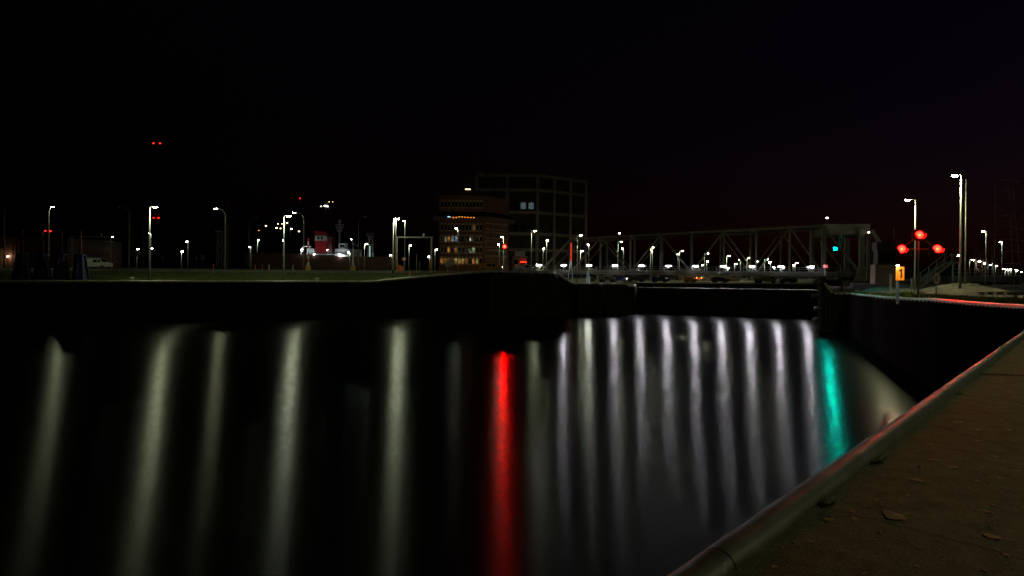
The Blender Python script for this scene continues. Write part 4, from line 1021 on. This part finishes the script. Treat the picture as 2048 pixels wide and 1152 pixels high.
# left face along -x at y=0 ; right face goes back along direction
ang = R(56)                       # direction of the receding right face
rx, ry = math.cos(ang), math.sin(ang); RL = 12.6
def body(b, zlo, zhi, grow=0.0, wl=WL, rl=RL):
    pts = [(-wl - grow, -grow), (grow * .6, -grow), (rl * rx + grow, rl * ry + grow * .3), (rl * rx - wl, rl * ry + 3)]
    n = 4; vs = [(x, y, zlo) for x, y in pts] + [(x, y, zhi) for x, y in pts]
    b.raw(vs, [(3, 2, 1, 0), (4, 5, 6, 7), (0, 1, 5, 4), (1, 2, 6, 5), (2, 3, 7, 6), (3, 0, 4, 7)])
b = MB(); body(b, 0, bz(441)); b.build('lower_wall', BRICK, BK)
b = MB(); body(b, bz(441) + .003, bz(434), 1.6); b.build('jutting_band', PALE if False else mat('band_stone', (.22, .12, .085), .8, 0, .2), BK)
b = MB(); body(b, bz(434) + .003, bz(424), .3); b.build('glazed_storey', GLASS, BK)
b = MB(); body(b, bz(424) + .003, bz(393)); b.build('upper_wall', BRICK, BK)
b = MB(); body(b, bz(393) + .003, bz(391.5), .4); b.build('parapet', mat('band_stone', (.22, .12, .085)), BK)
b = MB(); b.box(-WL * .80, -WL * .02, 2, 8, bz(391.5) + .003, bz(380)); b.build('roof_plant_room', WALLD, BK)
b = MB(); b.box(-41 * uu, -30 * uu, 1.8, 1.98, bz(378.5), bz(376)); b.build('roof_light', mat('warm_strip', (1, .9, .6), .3, 0, 0, emit=1.6, ecol=(1, .88, .55)), BK)
def winmesh(w, h, panem, lint=True):
    b = MB(); b.m = 0; b.box(-w / 2, w / 2, -.05, -.004, 0, h)
    b.m = 1; b.box(-w / 2, w / 2, -.12, -.004, h + .02, h + .55 * 1); b.box(-w / 2, w / 2, -.12, -.004, -.42, -.02)
    b.box(-w / 2 - .07, -w / 2 - .001, -.09, -.004, 0, h); b.box(w / 2 + .001, w / 2 + .07, -.09, -.004, 0, h)
    return b.mesh('window', [panem, mat('window_surround', (.62, .40, .28), .8, 0, .1)])
litm = [mat('amber_room', (1, .5, .1), .5, 0, 0, emit=.40, ecol=(1, .34, .05)), mat('blue_white_room', (.7, .8, 1), .5, 0, 0, emit=.28, ecol=(.6, .75, 1)), mat('yellow_room', (1, .8, .3), .5, 0, 0, emit=.26, ecol=(1, .6, .18)), mat('green_room', (.7, 1, .5), .5, 0, 0, emit=.25, ecol=(.65, .9, .4)), mat('dim_orange_room', (1, .5, .2), .5, 0, 0, emit=.10, ecol=(1, .4, .12))]
for q in litm: uneven(q, 1.6)
wm = winmesh(.72, 1.5, GLASS); wlit = [winmesh(.72, 1.5, q) for q in litm]
wr = winmesh(.62, 1.2, GLASS)
floors = [445, 468, 490, 512]       # top py of each storey
lit = {(1, 2): 0, (1, 3): 1, (1, 4): 1, (2, 2): 0, (2, 4): 4, (2, 9): 3, (3, 0): 0, (3, 1): 4, (3, 2): 4, (3, 4): 2, (3, 5): 2, (3, 6): 2, (3, 7): 4, (3, 9): 0, (3, 10): 2, (3, 3): 4, (0, 9): 4}
for fi, py in enumerate(floors):
    for c_ in range(12):
        me = wlit[lit[(fi, c_)]] if (fi, c_) in lit else wm
        o = link('window', me, BK, (-WL + .7 + c_ * (WL - 1.0) / 12 + .2, 0, bz(py + 15.5)))
        if (fi, c_) in lit: o['label'] = 'lit window'
for c_ in range(12): link('window', wm, BK, (-WL + .9 + c_ * (WL - 1.0) / 12, 0, bz(414.5)))
for fi, py in enumerate([443, 461, 479, 497]):
    for c_ in range(9):
        u = .8 + c_ * 1.3; o = link('window', wr, BK, (u * rx, u * ry, bz(py + 13) )); o.rotation_euler = (0, 0, ang)
# fairy lights in jutting band
for i in range(9):
    x = -WL + 3.5 + i * .85; b = MB(); b.ell((x, -1.75, bz(436.5 + rnd.uniform(-1.5, 1.2))), .11, .05, .08, 6, 4); b.build('string_light', AMB, BK)
b = MB(); b.ell((-WL + 3.0, -1.75, bz(435)), .3, .06, .16, 6, 4); b.build('blue_light', mat('blue_glow', (.1, .4, 1), .3, 0, 0, emit=3, ecol=(.1, .45, 1)), BK)
# ---------------------------------------------------------------- concrete frame block
D = 255; base = P(1074, 535, D); z_ = gz(base.x, D); u = D / F
CB = thing('concrete_frame_block', 'large unlit concrete framed block behind the brick office', 'office building', (base.x, D, z_))
hz = lambda py: P(1074, py, D).z - z_
WLc = 62 * u * 1.9; ang = R(40); rx, ry = math.cos(ang), math.sin(ang); RLc = 26
b = MB(); H = hz(352)
b.raw([(-WLc, .5, 0), (-.3, .5, 0), (RLc * rx, RLc * ry + .3, 0), (RLc * rx - WLc, RLc * ry, 0), (-WLc, .5, H), (-.3, .5, H), (RLc * rx, RLc * ry + .3, H), (RLc * rx - WLc, RLc * ry, H)], [(3, 2, 1, 0), (4, 5, 6, 7), (0, 1, 5, 4), (1, 2, 6, 5), (2, 3, 7, 6), (3, 0, 4, 7)])
b.build('infill_wall', WALLD, CB)
for py in (351, 380, 425, 468, 500):
    b = MB(); b.beam((-WLc, 0, hz(py)), (0, 0, hz(py)), .8, 1.1); b.beam((0, 0, hz(py)), (RLc * rx, RLc * ry, hz(py)), .8, 1.1); b.build('floor_band', FRAMEC, CB)
for i in range(3):
    b = MB(); x = -i * 61 * u - .0; b.box(x - .55, x + .55, -.62, .45, 0, H); b.build('column', FRAMEC, CB)
for i in range(1, 4):
    b = MB(); q = RLc * i / 3; b.box(q * rx - .45, q * rx + .45, q * ry - .65, q * ry + .3, 0, H); b.build('column', FRAMEC, CB)
b = MB(); b.box(-WLc * .62, -WLc * .02, 3, 12, H, hz(332)); b.build('roof_house', mat('roof_house_brown', (.16, .1, .075), .8, 0, .2), CB)
for k_ in range(14):
    b = MB(); x = -WLc + 1.0 + (k_ % 7) * 2.95; zlo = hz(418 if k_ < 7 else 462); b.box(x, x + 1.9, .38, .49, zlo, zlo + 2.4)
    near_ = k_ in (5, 6)
    b.build('window', mat('dim_office_blue', (.5, .65, .8), .5, 0, .6, 1.5, emit=.10, ecol=(.45, .62, .75)) if near_ else GLASS, CB)
b = MB(); b.beam((-2, 4, H), (-2, 4, hz(292)), .3); b.build('aerial', REDD, CB)
# gatehouse kiosk near 1030-1060
p = P(1038, 538, 140); z_ = gz(p.x, p.y)
kb = thing('gatehouse', 'small flat roofed gatehouse with a white framed window left of the bridge landing', 'gatehouse', (p.x, p.y, z_))
b = MB(); b.box(-1.3, 1.6, 0, 2.5, 0, 3.0); b.build('wall', COPE, kb)
b = MB(); b.box(-1.5, 1.8, -.5, 2.7, 3.0, 3.25); b.build('roof', FRAMEC, kb)
b = MB(); b.box(-1.1, -.2, -.06, -.003, 1.2, 2.5); b.build('window', GLASS, kb)
b = MB(); b.box(.4, 1.2, -.06, -.003, 0, 2.2); b.build('door', WALLD, kb)
b = MB(); b.box(-.9, 1.2, .2, 1.4, 3.26, 4.3); b.build('upper_cabin', WHITE, kb)
b = MB(); b.box(.3, 1.5, -.55, -.505, 2.0, 2.2); b.build('red_strip_light', REDT, kb)
p = P(1068, 540, 128); z_ = gz(p.x, p.y)
van(1053, 133, .2, 4.4, 1.5, mat('grey_car_paint', (.2, .2, .2), .4), 'low grey car beside the gatehouse', False, 'car', 'parked_car')
van(981, 122, 0, 4.2, 1.5, mat('ochre_car_paint', (.4, .2, .03), .4), 'ochre car at the top of the left abutment', False, 'car', 'parked_car')
# glowing red post with blue striped legs
p = P(1142, 520, 125); z_ = gz(p.x, 125)
rb = thing('barrier_mast', 'upright barrier boom glowing red above pale blue legs', 'barrier', (p.x, 125, z_))
h0 = P(1142, 521, 125).z - z_; h1 = P(1142, 486, 125).z - z_
b = MB(); b.beam((0, 0, h0), (0, 0, h1), .24); b.build('red_light_strip', mat('red_strip', (1, .05, .02), .3, 0, 0, emit=.55, ecol=(1, .04, .01)), rb)
for x in (-.35, .25):
    b = MB(); b.beam((x * 1.6, 0, 0), (x * .3, 0, h0), .13); b.build('leg', mat('pale_blue_post', (.45, .6, .75)), rb)
p = P(1176, 555, 124); z_ = gz(p.x, 124)
b = MB(); b.lathe([(.28, 0), (.25, 1.8), (.25, 2.2)], 10); tag(b.build('service_column', mat('pale_blue_post', (.45, .6, .75)), None, (p.x, 124, z_)), 'stout pale blue service column under the left part of the bridge', 'column')
# far quay sheds, cars, lorry
for px0, px1, ytop, D, m_, lab in ((1362, 1405, 539, 210, RUSTW, 'brown box shed on the far quay above the yellow van'), (1410, 1480, 551, 200, FRAMEC, 'long low pale shed right of the brown box shed'), (1206, 1250, 500, 330, WALLD, 'dark hall far behind the left part of the bridge')):
    a = P(px0, ytop, D); c = P(px1, ytop, D); z_ = gz(a.x, D); w = c.x - a.x; h = a.z - z_
    t_ = thing('shed', lab, 'shed', (a.x, D, z_)); b = MB(); b.box(0, w, 0, 8, 0, h); b.build('wall', m_, t_)
    b = MB(); b.box(-.2, w + .2, -.2, 8.2, h, h + .15); b.build('roof', WALLD, t_)
    b = MB(); b.box(w * .2, w * .4, -.05, -.003, 0, h * .6); b.build('door', DARKP, t_)
van(1380, 163, 0, 3.2, 1.5, YEL, 'small yellow van on the far quay', False, lights=False)
# lorry
p = P(1525, 560, 160); z_ = gz(p.x, 160) + .03
lo = thing('lorry', 'pale yellow lorry parked on the far quay behind the lock gate', 'lorry', (p.x, 160, z_))
b = MB(); b.box(-2.5, .9, -1.1, 1.1, .6, 2.1); b.build('cargo_body', YELC, lo)
b = MB(); b.prism_y([(.95, .45), (2.9, .45), (2.9, 1.0), (2.2, 1.85), (.95, 1.95)], -1.05, 1.05); b.build('cab', YELC, lo)
b = MB(); b.prism_y([(1.5, 1.15), (2.5, 1.15), (2.1, 1.75), (1.5, 1.75)], -1.07, -1.055); b.build('window', GLASS, lo)
for x in (-1.7, -.9, 2.1):
    b = MB(); b.disc_y((x, .4), .4, -1.12, -.8, 14); b.build('wheel', TYRE, lo)
cars = [(1120, 150, .0, (.04, .05, .07), 'dark car with red tail lights near the barrier mast'), (1196, 158, 3.1, (.3, .3, .3), 'silver car right of the blue service column'), (1213, 156, 0, (.6, .6, .62), 'white car parked left of the lamp pair'), (1240, 160, 0, (.02, .04, .2), 'dark blue car beneath the lamp pair'), (1272, 158, 3.1, (.3, .26, .2), 'beige car by the left end of the lock gate'), (1320, 162, 0, (.02, .05, .2), 'blue car left of the yellow van'), (1440, 165, 0, (.1, .1, .1), 'black car before the long pale shed'), (1575, 166, 3.1, (.25, .25, .25), 'grey car near the dock corner')]
for i, (px, D, r_, c_, lab) in enumerate(cars):
    van(px, D, r_, 4.2, 1.42, mat('car_paint_%d' % i, c_, .35, 0, .05), lab, False, 'car', 'parked_car', lights=(i in (4,)), grp='cars parked on the far quay')
# small traffic signal with red & amber
c = P(1398, 557, 158); z_ = gz(c.x, 158); t_ = thing('traffic_signal', 'tiny signal with red lamp between two amber lamps on the far quay', 'signal', (c.x, 158, z_)); zz = c.z - z_
b = MB(); b.beam((0, .05, 0), (0, .05, zz + .3), .08); b.beam((-.6, .05, zz), (.6, .05, zz), .08); b.build('post', DARKP, t_)
for x, z, m_ in ((-.55, .15, AMB), (.55, .15, AMB), (0, -.1, REDT)):
    b = MB(); b.ell((x, -.05, zz + z), .13, .08, .13); b.build('lamp', m_, t_)
